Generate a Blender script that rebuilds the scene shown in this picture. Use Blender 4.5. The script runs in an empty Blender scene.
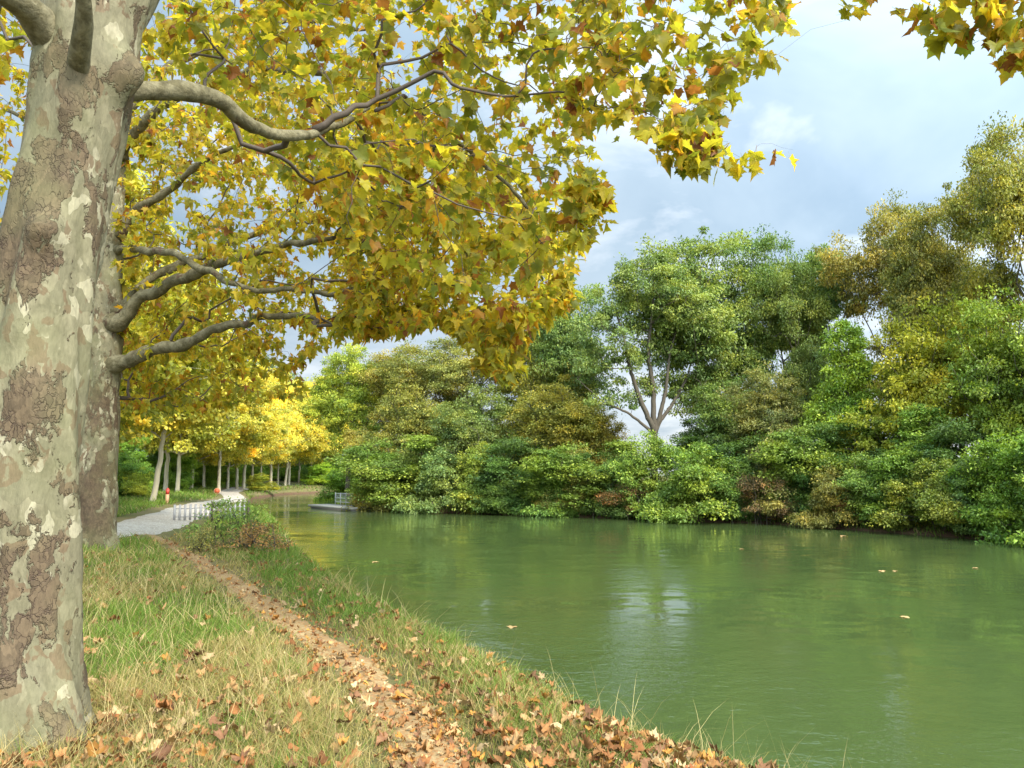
import bpy, math, random
import numpy as np
from mathutils import Vector

SEED = 7
rng = np.random.default_rng(SEED)
scene = bpy.context.scene
COL = scene.collection

# ------------------------------------------------------------------ camera maths
F = 773.0
TH = math.radians(6.7)
EYE = np.array([0.0, 0.0, 2.2])
CT, ST = math.cos(TH), math.sin(TH)

def ray(px, py):
    a, b = (px - 512.0) / F, (384.0 - py) / F
    return np.array([a, CT - b * ST, ST + b * CT])

def at(px, py, Y):
    r = ray(px, py)
    return EYE + r * (Y / r[1])

def onz(px, py, z):
    r = ray(px, py)
    return EYE + r * ((z - EYE[2]) / r[2])

# ------------------------------------------------------------------ noise
def _hash(ix, iy, s):
    h = (ix.astype(np.int64) * 374761393 + iy.astype(np.int64) * 668265263 + s * 1274126177) & 0xFFFFFFFF
    h = ((h ^ (h >> 13)) * 1103515245) & 0xFFFFFFFF
    h = h ^ (h >> 16)
    return (h & 0xFFFFFF) / float(0xFFFFFF)

def vnoise(x, y, s=0):
    x = np.asarray(x, float); y = np.asarray(y, float)
    ix, iy = np.floor(x), np.floor(y)
    fx, fy = x - ix, y - iy
    fx = fx * fx * (3 - 2 * fx); fy = fy * fy * (3 - 2 * fy)
    a = _hash(ix, iy, s); b = _hash(ix + 1, iy, s); c = _hash(ix, iy + 1, s); d = _hash(ix + 1, iy + 1, s)
    return (a * (1 - fx) + b * fx) * (1 - fy) + (c * (1 - fx) + d * fx) * fy

def fbm(x, y, s=0, o=3):
    t, amp, n = 0, 1.0, 0
    for k in range(o):
        t = t + amp * vnoise(np.asarray(x) * 2 ** k, np.asarray(y) * 2 ** k, s + k * 17); n += amp; amp *= .5
    return t / n

def sstep(a, b, x):
    t = np.clip((x - a) / (b - a), 0, 1)
    return t * t * (3 - 2 * t)

# ------------------------------------------------------------------ terrain
LEFT = np.array([(26, -60), (14, -25), (5.6, -6), (2.95, 1.5), (1.75, 4.1), (0.85, 5.5), (-0.15, 7.4), (-2.7, 12.4), (-5.0, 18), (-10.3, 33),
                 (-18, 52), (-24.3, 72), (-26, 88), (-21, 104), (-6, 122), (20, 138), (60, 150), (160, 165)], float)
RIGHT = np.array([(90, -60), (60, -25), (42, -5), (26, 15), (16.6, 26), (11.6, 35.2), (2.5, 41.6), (-3, 45), (-8.2, 48.5), (-12, 54),
                  (-14, 62), (-12.5, 72), (-5, 83), (10, 93), (40, 107), (160, 122)], float)
POLY = np.vstack([LEFT, RIGHT[::-1]])

def pdist(P, line):
    d = np.full(len(P), 1e9)
    for a, b in zip(line[:-1], line[1:]):
        ab = b - a
        t = np.clip(((P - a) @ ab) / (ab @ ab), 0, 1)
        q = a + t[:, None] * ab
        d = np.minimum(d, np.hypot(*(P - q).T))
    return d

def inpoly(P, poly):
    x, y = P[:, 0], P[:, 1]
    ins = np.zeros(len(P), bool)
    n = len(poly)
    for i in range(n):
        x1, y1 = poly[i]; x2, y2 = poly[(i + 1) % n]
        if y1 == y2: continue
        c = ((y1 > y) != (y2 > y)) & (x < (x2 - x1) * (y - y1) / (y2 - y1) + x1)
        ins ^= c
    return ins

def terrain(x, y, detail=True):
    x = np.atleast_1d(np.asarray(x, float)); y = np.atleast_1d(np.asarray(y, float))
    P = np.stack([x, y], 1)
    dl, dr = pdist(P, LEFT), pdist(P, RIGHT)
    ins = inpoly(P, POLY)
    wob = (fbm(x * 1.3, y * 1.3, 5) - .5) * .35
    s = np.where(ins, -1, 1) * np.minimum(dl, dr) + wob
    zl = np.interp(s, [-2.5, -.9, -.45, 0, .5], [-1.1, -.5, 0.0, .42, .56]) + .30 * sstep(1, 5, s)
    zr = np.interp(s, [-2.5, -.1, .1, .7, 2.5], [-1.1, -.1, .06, .16, .5]) + .25 * sstep(3, 10, s)
    z = np.where(dl < dr, zl, zr)
    if detail:
        z = z + np.where(s > .3, 1, .3) * ((fbm(x * .8, y * .8, 9) - .5) * .10 + (fbm(x * 4, y * 4, 3) - .5) * .035)
    # grassy rise beyond the towpath
    lw = sstep(9, 16, dl) * (~ins) * (dl < dr) * (x < 0)
    z = z + lw * .55
    return z

def ground(px, py, z0=.6):
    z = z0
    for _ in range(8):
        p = onz(px, py, z)
        z = .5 * z + .5 * float(terrain(p[0], p[1], False)[0])
    p = onz(px, py, z)
    p[2] = float(terrain(p[0], p[1])[0])
    return p

# ------------------------------------------------------------------ mesh helpers
def make_mesh(name, V, quads=None, tris=None, mat=None, attrs=None, smooth=True):
    me = bpy.data.meshes.new(name)
    V = np.asarray(V, np.float32)
    quads = np.zeros((0, 4), np.int32) if quads is None or len(quads) == 0 else np.asarray(quads, np.int32)
    tris = np.zeros((0, 3), np.int32) if tris is None or len(tris) == 0 else np.asarray(tris, np.int32)
    me.vertices.add(len(V)); me.vertices.foreach_set("co", V.ravel())
    nl = quads.size + tris.size
    me.loops.add(nl)
    me.loops.foreach_set("vertex_index", np.concatenate([quads.ravel(), tris.ravel()]).astype(np.int32))
    nq, nt = len(quads), len(tris)
    me.polygons.add(nq + nt)
    st = np.concatenate([np.arange(nq) * 4, nq * 4 + np.arange(nt) * 3]).astype(np.int32)
    tot = np.concatenate([np.full(nq, 4), np.full(nt, 3)]).astype(np.int32)
    me.polygons.foreach_set("loop_start", st)
    me.polygons.foreach_set("loop_total", tot)
    if smooth:
        me.polygons.foreach_set("use_smooth", np.ones(nq + nt, bool))
    me.update(calc_edges=True)
    for k, arr in (attrs or {}).items():
        arr = np.asarray(arr, np.float32)
        if arr.ndim == 1:
            a = me.attributes.new(k, 'FLOAT', 'POINT'); a.data.foreach_set("value", arr)
        else:
            if arr.shape[1] == 3: arr = np.hstack([arr, np.ones((len(arr), 1), np.float32)])
            a = me.attributes.new(k, 'FLOAT_COLOR', 'POINT'); a.data.foreach_set("color", np.ascontiguousarray(arr).ravel())
    if mat: me.materials.append(mat)
    return me

class MB:
    """collects vertices, quads, tris"""
    def __init__(s): s.v, s.q, s.t, s.n = [], [], [], 0
    def add(s, V, q=None, t=None):
        V = np.asarray(V, float)
        if q is not None and len(q): s.q.append(np.asarray(q) + s.n)
        if t is not None and len(t): s.t.append(np.asarray(t) + s.n)
        s.v.append(V); s.n += len(V)
    def box(s, c, size, rz=0, rx=0):
        c = np.asarray(c, float); hx, hy, hz = np.asarray(size) / 2
        V = np.array([(x, y, z) for z in (-hz, hz) for x, y in ((-hx, -hy), (hx, -hy), (hx, hy), (-hx, hy))])
        if rx:
            cr, sr = math.cos(rx), math.sin(rx); V = V @ np.array([[1, 0, 0], [0, cr, -sr], [0, sr, cr]]).T
        cr, sr = math.cos(rz), math.sin(rz); V = V @ np.array([[cr, -sr, 0], [sr, cr, 0], [0, 0, 1]]).T
        s.add(V + c, [(0, 3, 2, 1), (4, 5, 6, 7), (0, 1, 5, 4), (1, 2, 6, 5), (2, 3, 7, 6), (3, 0, 4, 7)])
    def tube(s, P, R, sides=6, cap=True):
        P = np.asarray(P, float); R = np.asarray(R, float); n = len(P)
        if R.ndim == 0: R = np.full(n, float(R))
        T = np.gradient(P, axis=0); T /= np.linalg.norm(T, axis=1)[:, None] + 1e-9
        ref = np.array([1, 0, 0]) if abs(T[0, 0]) < .8 else np.array([0, 1, 0])
        u = np.cross(T[0], ref); u /= np.linalg.norm(u)
        U = np.empty((n, 3)); U[0] = u
        for i in range(1, n):
            u = u - T[i] * (u @ T[i]); u /= np.linalg.norm(u) + 1e-9; U[i] = u
        W = np.cross(T, U)
        an = np.arange(sides) / sides * 2 * math.pi
        V = P[:, None, :] + R[:, None, None] * (np.cos(an)[None, :, None] * U[:, None, :] + np.sin(an)[None, :, None] * W[:, None, :])
        V = V.reshape(-1, 3)
        i = np.arange(n - 1)[:, None] * sides; j = np.arange(sides)[None, :]; k = (j + 1) % sides
        Q = np.stack([i + j, i + k, i + sides + k, i + sides + j], -1).reshape(-1, 4)
        t = None
        if cap:
            V = np.vstack([V, P[0] - T[0] * R[0] * .0, P[-1] + T[-1] * R[-1] * .5])
            c0, c1 = n * sides, n * sides + 1
            jj = np.arange(sides); kk = (jj + 1) % sides
            t = np.vstack([np.stack([np.full(sides, c0), kk, jj], 1), np.stack([np.full(sides, c1), (n - 1) * sides + jj, (n - 1) * sides + kk], 1)])
        s.add(V, Q, t)
    def mesh(s, name, mat=None, attrs=None, smooth=True):
        return make_mesh(name, np.vstack(s.v), np.vstack(s.q) if s.q else None, np.vstack(s.t) if s.t else None, mat, attrs, smooth)

def link(o): COL.objects.link(o); return o
def obj(name, me, parent=None, loc=None, rz=0, label=None, cat=None, group=None, kind=None):
    o = bpy.data.objects.new(name, me); link(o)
    if parent: o.parent = parent
    if loc is not None: o.location = loc
    if rz: o.rotation_euler.z = rz
    tag(o, label, cat, group, kind); return o
def tag(o, label=None, cat=None, group=None, kind=None):
    if label: o['label'] = label
    if cat: o['category'] = cat
    if group: o['group'] = group
    if kind: o['kind'] = kind
    return o
def empty(name, loc, label, cat, group=None, rz=0):
    o = bpy.data.objects.new(name, None); link(o); o.location = loc; o.rotation_euler.z = rz; o.empty_display_size = .3
    return tag(o, label, cat, group)

# ------------------------------------------------------------------ materials
def newmat(name):
    m = bpy.data.materials.new(name); m.use_nodes = True
    nt = m.node_tree; nt.nodes.clear()
    out = nt.nodes.new('ShaderNodeOutputMaterial')
    return m, nt, out
class NT:
    def __init__(s, nt): s.nt = nt
    def n(s, t, **kw):
        nd = s.nt.nodes.new('ShaderNode' + t)
        for k, v in kw.items():
            if k.startswith('i_'):
                nd.inputs[k[2:].replace('_', ' ')].default_value = v
            else: setattr(nd, k, v)
        return nd
    def l(s, a, b): s.nt.links.new(a, b)
    def mix(s, fac, a, b, blend='MIX'):
        m = s.nt.nodes.new('ShaderNodeMix'); m.data_type = 'RGBA'; m.blend_type = blend
        for sock, v in ((m.inputs[0], fac), (m.inputs[6], a), (m.inputs[7], b)):
            if hasattr(v, 'is_linked') or hasattr(v, 'links'): s.l(v, sock)
            elif isinstance(v, (int, float)): sock.default_value = v
            else: sock.default_value = (*v, 1) if len(v) == 3 else v
        return m.outputs[2]
    def ramp(s, fac, stops, interp='LINEAR'):
        r = s.n('ValToRGB'); r.color_ramp.interpolation = interp
        e = r.color_ramp.elements
        while len(e) < len(stops): e.new(.5)
        for el, (p, c) in zip(e, stops):
            el.position = p; el.color = (*c, 1) if len(c) == 3 else (c[0],) * 3 + (1,)
        s.l(fac, r.inputs[0]); return r.outputs[0]
    def math(s, op, a, b=None, c=None):
        m = s.n('Math', operation=op)
        for i, v in enumerate((a, b, c)):
            if v is None: continue
            if isinstance(v, (int, float)): m.inputs[i].default_value = v
            else: s.l(v, m.inputs[i])
        return m.outputs[0]
    def noise(s, vec, scale, detail=3, rough=.55, dist=0, dim='3D'):
        t = s.n('TexNoise'); t.inputs['Scale'].default_value = scale; t.inputs['Detail'].default_value = detail
        t.inputs['Roughness'].default_value = rough; t.inputs['Distortion'].default_value = dist
        if vec is not None: s.l(vec, t.inputs['Vector'])
        return t
    def mapping(s, vec, scale=(1, 1, 1), loc=(0, 0, 0)):
        m = s.n('Mapping'); m.inputs['Scale'].default_value = scale; m.inputs['Location'].default_value = loc
        s.l(vec, m.inputs['Vector']); return m.outputs[0]

def leaf_shader(g, out, col, transl=.45, rough=.5, spec=.3, tgain=1.25):
    p = g.n('BsdfPrincipled'); p.inputs['Roughness'].default_value = rough
    p.inputs['Specular IOR Level'].default_value = spec
    t = g.n('BsdfTranslucent')
    g.l(col, p.inputs['Base Color'])
    tc = g.mix(1.0, col, (tgain, tgain, tgain * .6), 'MULTIPLY'); g.l(tc, t.inputs['Color'])
    m = g.n('MixShader'); m.inputs[0].default_value = transl
    g.l(p.outputs[0], m.inputs[1]); g.l(t.outputs[0], m.inputs[2]); g.l(m.outputs[0], out.inputs[0])

def mat_attr_leaf(name, transl=.45, rough=.5, spec=.3, noise_amt=.25, tgain=1.25):
    m, nt, out = newmat(name); g = NT(nt)
    a = g.n('Attribute', attribute_name='col')
    geo = g.n('NewGeometry')
    nz = g.noise(geo.outputs['Position'], 30, 2)
    v = g.math('MULTIPLY_ADD', nz.outputs[0], noise_amt * 2, 1 - noise_amt)
    c = g.n('VectorMath', operation='SCALE'); g.l(a.outputs['Color'], c.inputs[0]); g.l(v, c.inputs['Scale'])
    leaf_shader(g, out, c.outputs[0], transl, rough, spec, tgain); return m

def mat_obj_leaf(name, transl=.35):
    """woodland leaves: the colour of the tree (object colour) varied leaf by leaf"""
    m, nt, out = newmat(name); g = NT(nt)
    oi = g.n('ObjectInfo')
    a = g.n('Attribute', attribute_name='var')      # x leaf, y clump, z autumn
    sep = g.n('SeparateColor'); g.l(a.outputs['Color'], sep.inputs[0])
    b = g.math('MULTIPLY_ADD', sep.outputs[0], .7, .62)
    b2 = g.math('MULTIPLY_ADD', sep.outputs[1], .6, .7)
    bb = g.math('MULTIPLY', b, b2)
    c = g.n('VectorMath', operation='SCALE'); g.l(oi.outputs['Color'], c.inputs[0]); g.l(bb, c.inputs['Scale'])
    tint = g.mix(sep.outputs[1], (.80, .95, .95), (1.20, 1.08, .88))
    nzh = g.noise(g.n('TexCoord').outputs['Object'], .55, 3)
    tint = g.mix(1.0, tint, g.ramp(nzh.outputs[0], [(.36, (.82, .95, 1.0)), (.64, (1.12, 1.05, .9))]), 'MULTIPLY')
    ct = g.mix(1.0, c.outputs[0], tint, 'MULTIPLY')
    warm = g.mix(1.0, ct, (1.36, 1.15, .8), 'MULTIPLY')
    c2 = g.mix(sep.outputs[2], ct, warm)
    leaf_shader(g, out, c2, transl, .5, .35, 1.35); return m

def mat_simple(name, col, rough=.7, nscale=8, amt=.3, bump=0, metal=0, stretch=(1, 1, 1)):
    m, nt, out = newmat(name); g = NT(nt)
    tc = g.n('TexCoord'); vec = g.mapping(tc.outputs['Object'], stretch)
    nz = g.noise(vec, nscale, 5, .6)
    c = g.mix(nz.outputs[0], tuple(x * (1 - amt) for x in col), tuple(min(1, x * (1 + amt)) for x in col))
    p = g.n('BsdfPrincipled'); p.inputs['Roughness'].default_value = rough; p.inputs['Metallic'].default_value = metal
    g.l(c, p.inputs['Base Color'])
    if bump:
        b = g.n('Bump'); b.inputs['Strength'].default_value = bump; b.inputs['Distance'].default_value = .02
        g.l(nz.outputs[0], b.inputs['Height']); g.l(b.outputs[0], p.inputs['Normal'])
    g.l(p.outputs[0], out.inputs[0]); return m

def mat_plane_bark(name, flake=True):
    m, nt, out = newmat(name); g = NT(nt)
    tc = g.n('TexCoord'); O = tc.outputs['Object']
    wn = g.noise(g.mapping(O, (3, 3, 2.2)), 2.0, 3)
    wv = g.n('VectorMath', operation='MULTIPLY_ADD'); g.l(wn.outputs['Color'], wv.inputs[0]); wv.inputs[1].default_value = (.16, .16, .2); g.l(O, wv.inputs[2])
    W = wv.outputs[0]
    # flaked plates: cells of a warped pattern each take one bark tone
    vo = g.n('TexVoronoi'); vo.inputs['Scale'].default_value = 1; g.l(g.mapping(W, (13, 13, 8.5)), vo.inputs['Vector'])
    vo.inputs['Randomness'].default_value = 1
    sp = g.n('SeparateColor'); g.l(vo.outputs['Color'], sp.inputs[0])
    big = g.noise(g.mapping(O, (2.4, 2.4, 1.5)), 1.0, 4, .6)
    mid = g.noise(g.mapping(W, (9, 9, 4.5)), 1.0, 4, .6)
    fine = g.noise(g.mapping(O, (1, 1, .35)), 60, 4, .65)
    base = g.mix(g.ramp(mid.outputs[0], [(.38, (0,)), (.60, (1,))]), (.128, .114, .066), (.20, .178, .108))
    k1 = g.math('ADD', sp.outputs[0], g.math('MULTIPLY', g.math('SUBTRACT', big.outputs[0], .5), 1.3))
    base = g.mix(g.ramp(k1, [(.66, (0,)), (.70, (1,))]), base, (.15, .135, .08))
    k1b = g.math('ADD', sp.outputs[2], g.math('MULTIPLY', g.math('SUBTRACT', big.outputs[0], .5), -1.2))
    base = g.mix(g.ramp(k1b, [(.87, (0,)), (.90, (1,))]), base, (.29, .26, .17))
    k2 = g.math('ADD', sp.outputs[1], g.math('MULTIPLY', g.math('SUBTRACT', mid.outputs[0], .5), 1.2))
    tanm = g.ramp(k2, [(.86, (0,)), (.90, (1,))])
    base = g.mix(g.math('MULTIPLY', tanm, .85), base, (.125, .084, .047))
    # old brown plates still on the trunk, cracked
    wn2 = g.noise(O, 22, 3, .6)
    wv2 = g.n('VectorMath', operation='MULTIPLY_ADD'); g.l(wn2.outputs['Color'], wv2.inputs[0]); wv2.inputs[1].default_value = (.05, .05, .06); g.l(W, wv2.inputs[2])
    W2 = wv2.outputs[0]
    bigb = g.noise(g.mapping(W, (5.2, 5.2, 2.6), (4.2, 1.3, 2.2)), 1.0, 6, .68)
    a = g.n('Attribute', attribute_name='rough_bark')
    km = g.math('ADD', bigb.outputs[0], g.math('MULTIPLY', a.outputs['Fac'], .17))
    brown = g.ramp(km, [(.578, (0,)), (.60, (1,))])
    vc = g.n('TexVoronoi', feature='DISTANCE_TO_EDGE'); vc.inputs['Scale'].default_value = 1; g.l(g.mapping(W2, (34, 34, 19)), vc.inputs['Vector'])
    crack = g.ramp(vc.outputs['Distance'], [(.0, (.1,)), (.10, (1,))])
    vcc = g.n('TexVoronoi'); vcc.inputs['Scale'].default_value = 1; g.l(g.mapping(W2, (34, 34, 19)), vcc.inputs['Vector'])
    spc = g.n('SeparateColor'); g.l(vcc.outputs['Color'], spc.inputs[0])
    bc = g.mix(g.math('ADD', g.math('MULTIPLY', spc.outputs[0], .6), g.math('MULTIPLY', wn2.outputs[0], .5)), (.062, .045, .027), (.14, .10, .058))
    crack = g.mix(g.ramp(g.noise(O, 9, 3).outputs[0], [(.42, (0,)), (.6, (1,))]), (1, 1, 1), crack)
    bc = g.mix(crack, (.07, .045, .032), bc)
    c = g.mix(brown, base, bc)
    c = g.mix(1.0, c, g.ramp(fine.outputs[0], [(.25, (.74,)), (.75, (1.16,))]), 'MULTIPLY')
    # green film of algae
    al = g.noise(O, 1.6, 3); c = g.mix(g.math('MULTIPLY', g.ramp(al.outputs[0], [(.45, (0,)), (.7, (1,))]), .28), c, (.19, .20, .08))
    p = g.n('BsdfPrincipled'); p.inputs['Roughness'].default_value = .82; p.inputs['Specular IOR Level'].default_value = .2
    g.l(c, p.inputs['Base Color'])
    h = g.math('ADD', g.math('MULTIPLY', brown, g.math('MULTIPLY_ADD', crack, .6, .5)), g.math('MULTIPLY', g.math('ADD', fine.outputs[0], g.ramp(k1, [(.66, (0,)), (.70, (.5,))])), .35))
    h = g.math('ADD', h, g.math('MULTIPLY', mid.outputs[0], .5))
    b = g.n('Bump'); b.inputs['Strength'].default_value = .8; b.inputs['Distance'].default_value = .014
    g.l(h, b.inputs['Height']); g.l(b.outputs[0], p.inputs['Normal'])
    g.l(p.outputs[0], out.inputs[0]); return m

def mat_limb(name):
    m, nt, out = newmat(name); g = NT(nt)
    O = g.n('TexCoord').outputs['Object']
    n1 = g.noise(O, 5.5, 5, .65, .6); n2 = g.noise(O, 26, 5, .7); n3 = g.noise(g.mapping(O, (1, 1, 1), (3, 2, 1)), 3, 4, .6)
    c = g.mix(g.ramp(n1.outputs[0], [(.44, (0,)), (.56, (1,))]), (.105, .09, .047), (.18, .158, .092))
    c = g.mix(g.ramp(n3.outputs[0], [(.60, (0,)), (.64, (1,))]), c, (.10, .066, .04))
    c = g.mix(1.0, c, g.ramp(n2.outputs[0], [(.28, (.55,)), (.7, (1.2,))]), 'MULTIPLY')
    p = g.n('BsdfPrincipled'); p.inputs['Roughness'].default_value = .88; p.inputs['Specular IOR Level'].default_value = .15
    g.l(c, p.inputs['Base Color'])
    b = g.n('Bump'); b.inputs['Strength'].default_value = .9; b.inputs['Distance'].default_value = .02
    g.l(g.math('ADD', n1.outputs[0], g.math('MULTIPLY', n2.outputs[0], .6)), b.inputs['Height']); g.l(b.outputs[0], p.inputs['Normal'])
    g.l(p.outputs[0], out.inputs[0]); return m

def mat_ground():
    m, nt, out = newmat('bank_soil_and_turf'); g = NT(nt)
    geo = g.n('NewGeometry'); P = geo.outputs['Position']
    n1 = g.noise(P, .45, 4); n2 = g.noise(P, 5, 5, .65); n3 = g.noise(P, 45, 4, .7)
    turf = g.mix(g.ramp(n1.outputs[0], [(.38, (0,)), (.6, (1,))]), (.085, .12, .03), (.20, .175, .075))
    turf = g.mix(g.ramp(n2.outputs[0], [(.35, (0,)), (.7, (1,))]), turf, (.16, .115, .06))
    sepz = g.n('SeparateXYZ'); g.l(P, sepz.inputs[0])
    earth = g.mix(n2.outputs[0], (.06, .04, .025), (.17, .10, .06))
    steep = g.ramp(sepz.outputs['Z'], [(.13, (1,)), (.27, (0,))])
    c = g.mix(steep, turf, earth)
    c = g.mix(1.0, c, g.ramp(n3.outputs[0], [(.2, (.6,)), (.8, (1.3,))]), 'MULTIPLY')
    p = g.n('BsdfPrincipled'); p.inputs['Roughness'].default_value = .95; p.inputs['Specular IOR Level'].default_value = .1
    g.l(c, p.inputs['Base Color'])
    b = g.n('Bump'); b.inputs['Strength'].default_value = .8; b.inputs['Distance'].default_value = .03
    g.l(g.math('ADD', n2.outputs[0], n3.outputs[0]), b.inputs['Height']); g.l(b.outputs[0], p.inputs['Normal'])
    g.l(p.outputs[0], out.inputs[0]); return m

def mat_dirt(name, c0, c1, c2, sc=1.0):
    m, nt, out = newmat(name); g = NT(nt)
    geo = g.n('NewGeometry'); P = geo.outputs['Position']
    n1 = g.noise(P, 2.2 * sc, 5, .6); n2 = g.noise(P, 26 * sc, 5, .7)
    v = g.n('TexVoronoi'); v.inputs['Scale'].default_value = 55 * sc; g.l(P, v.inputs['Vector'])
    sp = g.n('SeparateColor'); g.l(v.outputs['Color'], sp.inputs[0])
    c = g.mix(g.ramp(n1.outputs[0], [(.35, (0,)), (.65, (1,))]), c0, c1)
    c = g.mix(g.ramp(sp.outputs[0], [(.72, (0,)), (.76, (1,))]), c, c2)
    c = g.mix(1.0, c, g.ramp(n2.outputs[0], [(.25, (.65,)), (.75, (1.25,))]), 'MULTIPLY')
    p = g.n('BsdfPrincipled'); p.inputs['Roughness'].default_value = .95; p.inputs['Specular IOR Level'].default_value = .1
    g.l(c, p.inputs['Base Color'])
    b = g.n('Bump'); b.inputs['Strength'].default_value = .7; b.inputs['Distance'].default_value = .012
    g.l(g.math('ADD', n2.outputs[0], sp.outputs[1]), b.inputs['Height']); g.l(b.outputs[0], p.inputs['Normal'])
    g.l(p.outputs[0], out.inputs[0]); return m

def mat_water():
    m, nt, out = newmat('canal_water'); g = NT(nt)
    geo = g.n('NewGeometry'); P = geo.outputs['Position']
    n0 = g.noise(P, .12, 3)
    c = g.mix(n0.outputs[0], (.045, .070, .020), (.058, .086, .028))
    p = g.n('BsdfPrincipled'); p.inputs['Roughness'].default_value = .05; p.inputs['IOR'].default_value = 1.33
    g.l(c, p.inputs['Base Color'])
    w1 = g.noise(g.mapping(P, (.9, 1.1, 1)), .8, 2, .5)
    w2 = g.noise(g.mapping(P, (4.2, 5.2, 1)), 1.0, 3, .55, .3)
    w3 = g.noise(P, 17, 2, .5)
    gust = g.ramp(g.noise(g.mapping(P, (.09, .16, 1)), 1.0, 2).outputs[0], [(.44, (.08,)), (.60, (1.5,))])
    h = g.math('ADD', g.math('MULTIPLY', w1.outputs[0], .55), g.math('MULTIPLY', g.math('MULTIPLY', w2.outputs[0], .19), gust))
    h = g.math('ADD', h, g.math('MULTIPLY', g.math('MULTIPLY', w3.outputs[0], .05), gust))
    b = g.n('Bump'); b.inputs['Strength'].default_value = 1.0; b.inputs['Distance'].default_value = .045
    g.l(h, b.inputs['Height']); g.l(b.outputs[0], p.inputs['Normal'])
    g.l(p.outputs[0], out.inputs[0]); return m

M_LEAF = mat_attr_leaf('plane_leaf', .6, .5, .3, .2, 1.6)
M_WOODLEAF = mat_obj_leaf('woodland_leaf', .34)
M_BARK = mat_plane_bark('plane_bark')
M_LIMB = mat_limb('plane_limb_bark')
M_TWIG = mat_simple('dark_twig', (.07, .052, .036), .85, 20, .3, .2)
M_WOODLEAF2 = mat_obj_leaf('avenue_leaf', .52)
M_WOOD = mat_simple('woodland_bark', (.075, .062, .042), .9, 7, .45, .6, 0, (1, 1, .3))
M_PALE = mat_simple('far_plane_bark', (.42, .37, .25), .85, 3.2, .4, .3, 0, (1, 1, .5))
M_GROUND = mat_ground()
M_TRAIL = mat_dirt('trodden_earth', (.26, .175, .085), (.36, .26, .13), (.30, .165, .07))
M_TOW = mat_dirt('pale_gravel', (.31, .27, .22), (.40, .36, .30), (.49, .45, .38), .7)
M_WATER = mat_water()
M_GRASS = mat_attr_leaf('grass_blades', .38, .6, .2, .12)
M_LITTER = mat_attr_leaf('dry_leaf', .12, .75, .15, .35)
M_CONC = mat_simple('pontoon_concrete', (.36, .34, .29), .85, 5, .2, .2)
M_RAIL = mat_simple('galvanised_rail', (.56, .56, .54), .5, 12, .15, 0)
M_SLAT = mat_simple('weathered_slats', (.28, .27, .26), .8, 12, .35, .2)
M_RED = mat_simple('red_paint', (.42, .035, .02), .5, 12, .2, 0)
M_ORANGE = mat_simple('orange_red_paint', (.46, .085, .03), .5, 12, .2, 0)
M_POSTWOOD = mat_simple('tan_post', (.42, .25, .13), .8, 14, .3, .2)
M_YELLOW = mat_simple('yellow_petals', (.65, .52, .02), .6, 30, .2, 0)
M_STEM = mat_simple('green_stem', (.14, .17, .05), .7, 20, .3, 0)
M_DRYSTEM = mat_simple('dry_stem', (.40, .31, .15), .8, 20, .3, 0)

# ------------------------------------------------------------------ setting
def build_ground():
    nx, ny = 430, 470
    u = np.linspace(-math.asinh(420 / 4), math.asinh(420 / 4), nx); X = 4 * np.sinh(u) - 1
    v = np.linspace(-math.asinh(60 / 5), math.asinh(800 / 5), ny); Y = 5 * np.sinh(v) + 8
    gx, gy = np.meshgrid(X, Y)
    z = terrain(gx.ravel(), gy.ravel())
    V = np.stack([gx.ravel(), gy.ravel(), z], 1)
    i = np.arange(ny - 1)[:, None] * nx; j = np.arange(nx - 1)[None, :]
    Q = np.stack([i + j, i + j + 1, i + nx + j + 1, i + nx + j], -1).reshape(-1, 4)
    obj('ground', make_mesh('ground', V, Q, None, M_GROUND), kind='structure')
build_ground()

wm = MB(); gxs = np.linspace(-90, 170, 14); gys = np.linspace(-62, 170, 14)
xx, yy = np.meshgrid(gxs, gys)
ii = np.arange(13)[:, None] * 14; jj = np.arange(13)[None, :]
wm.add(np.stack([xx.ravel(), yy.ravel(), np.zeros(xx.size)], 1), np.stack([ii + jj, ii + jj + 1, ii + 15 + jj, ii + 14 + jj], -1).reshape(-1, 4))
obj('water', wm.mesh('water', M_WATER), kind='structure')

def resample(P, step):
    P = np.asarray(P, float)
    # Catmull-Rom through the points, then even steps
    Q = np.vstack([2 * P[0] - P[1], P, 2 * P[-1] - P[-2]]); outp = []
    for k in range(1, len(Q) - 2):
        p0, p1, p2, p3 = Q[k - 1:k + 3]
        for t in np.linspace(0, 1, 16, endpoint=False):
            outp.append(.5 * ((2 * p1) + (-p0 + p2) * t + (2 * p0 - 5 * p1 + 4 * p2 - p3) * t * t + (-p0 + 3 * p1 - 3 * p2 + p3) * t ** 3))
    outp.append(P[-1]); outp = np.array(outp)
    d = np.concatenate([[0], np.cumsum(np.linalg.norm(np.diff(outp, axis=0), axis=1))])
    s = np.arange(0, d[-1], step)
    return np.stack([np.interp(s, d, outp[:, c]) for c in range(outp.shape[1])], 1)

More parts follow.
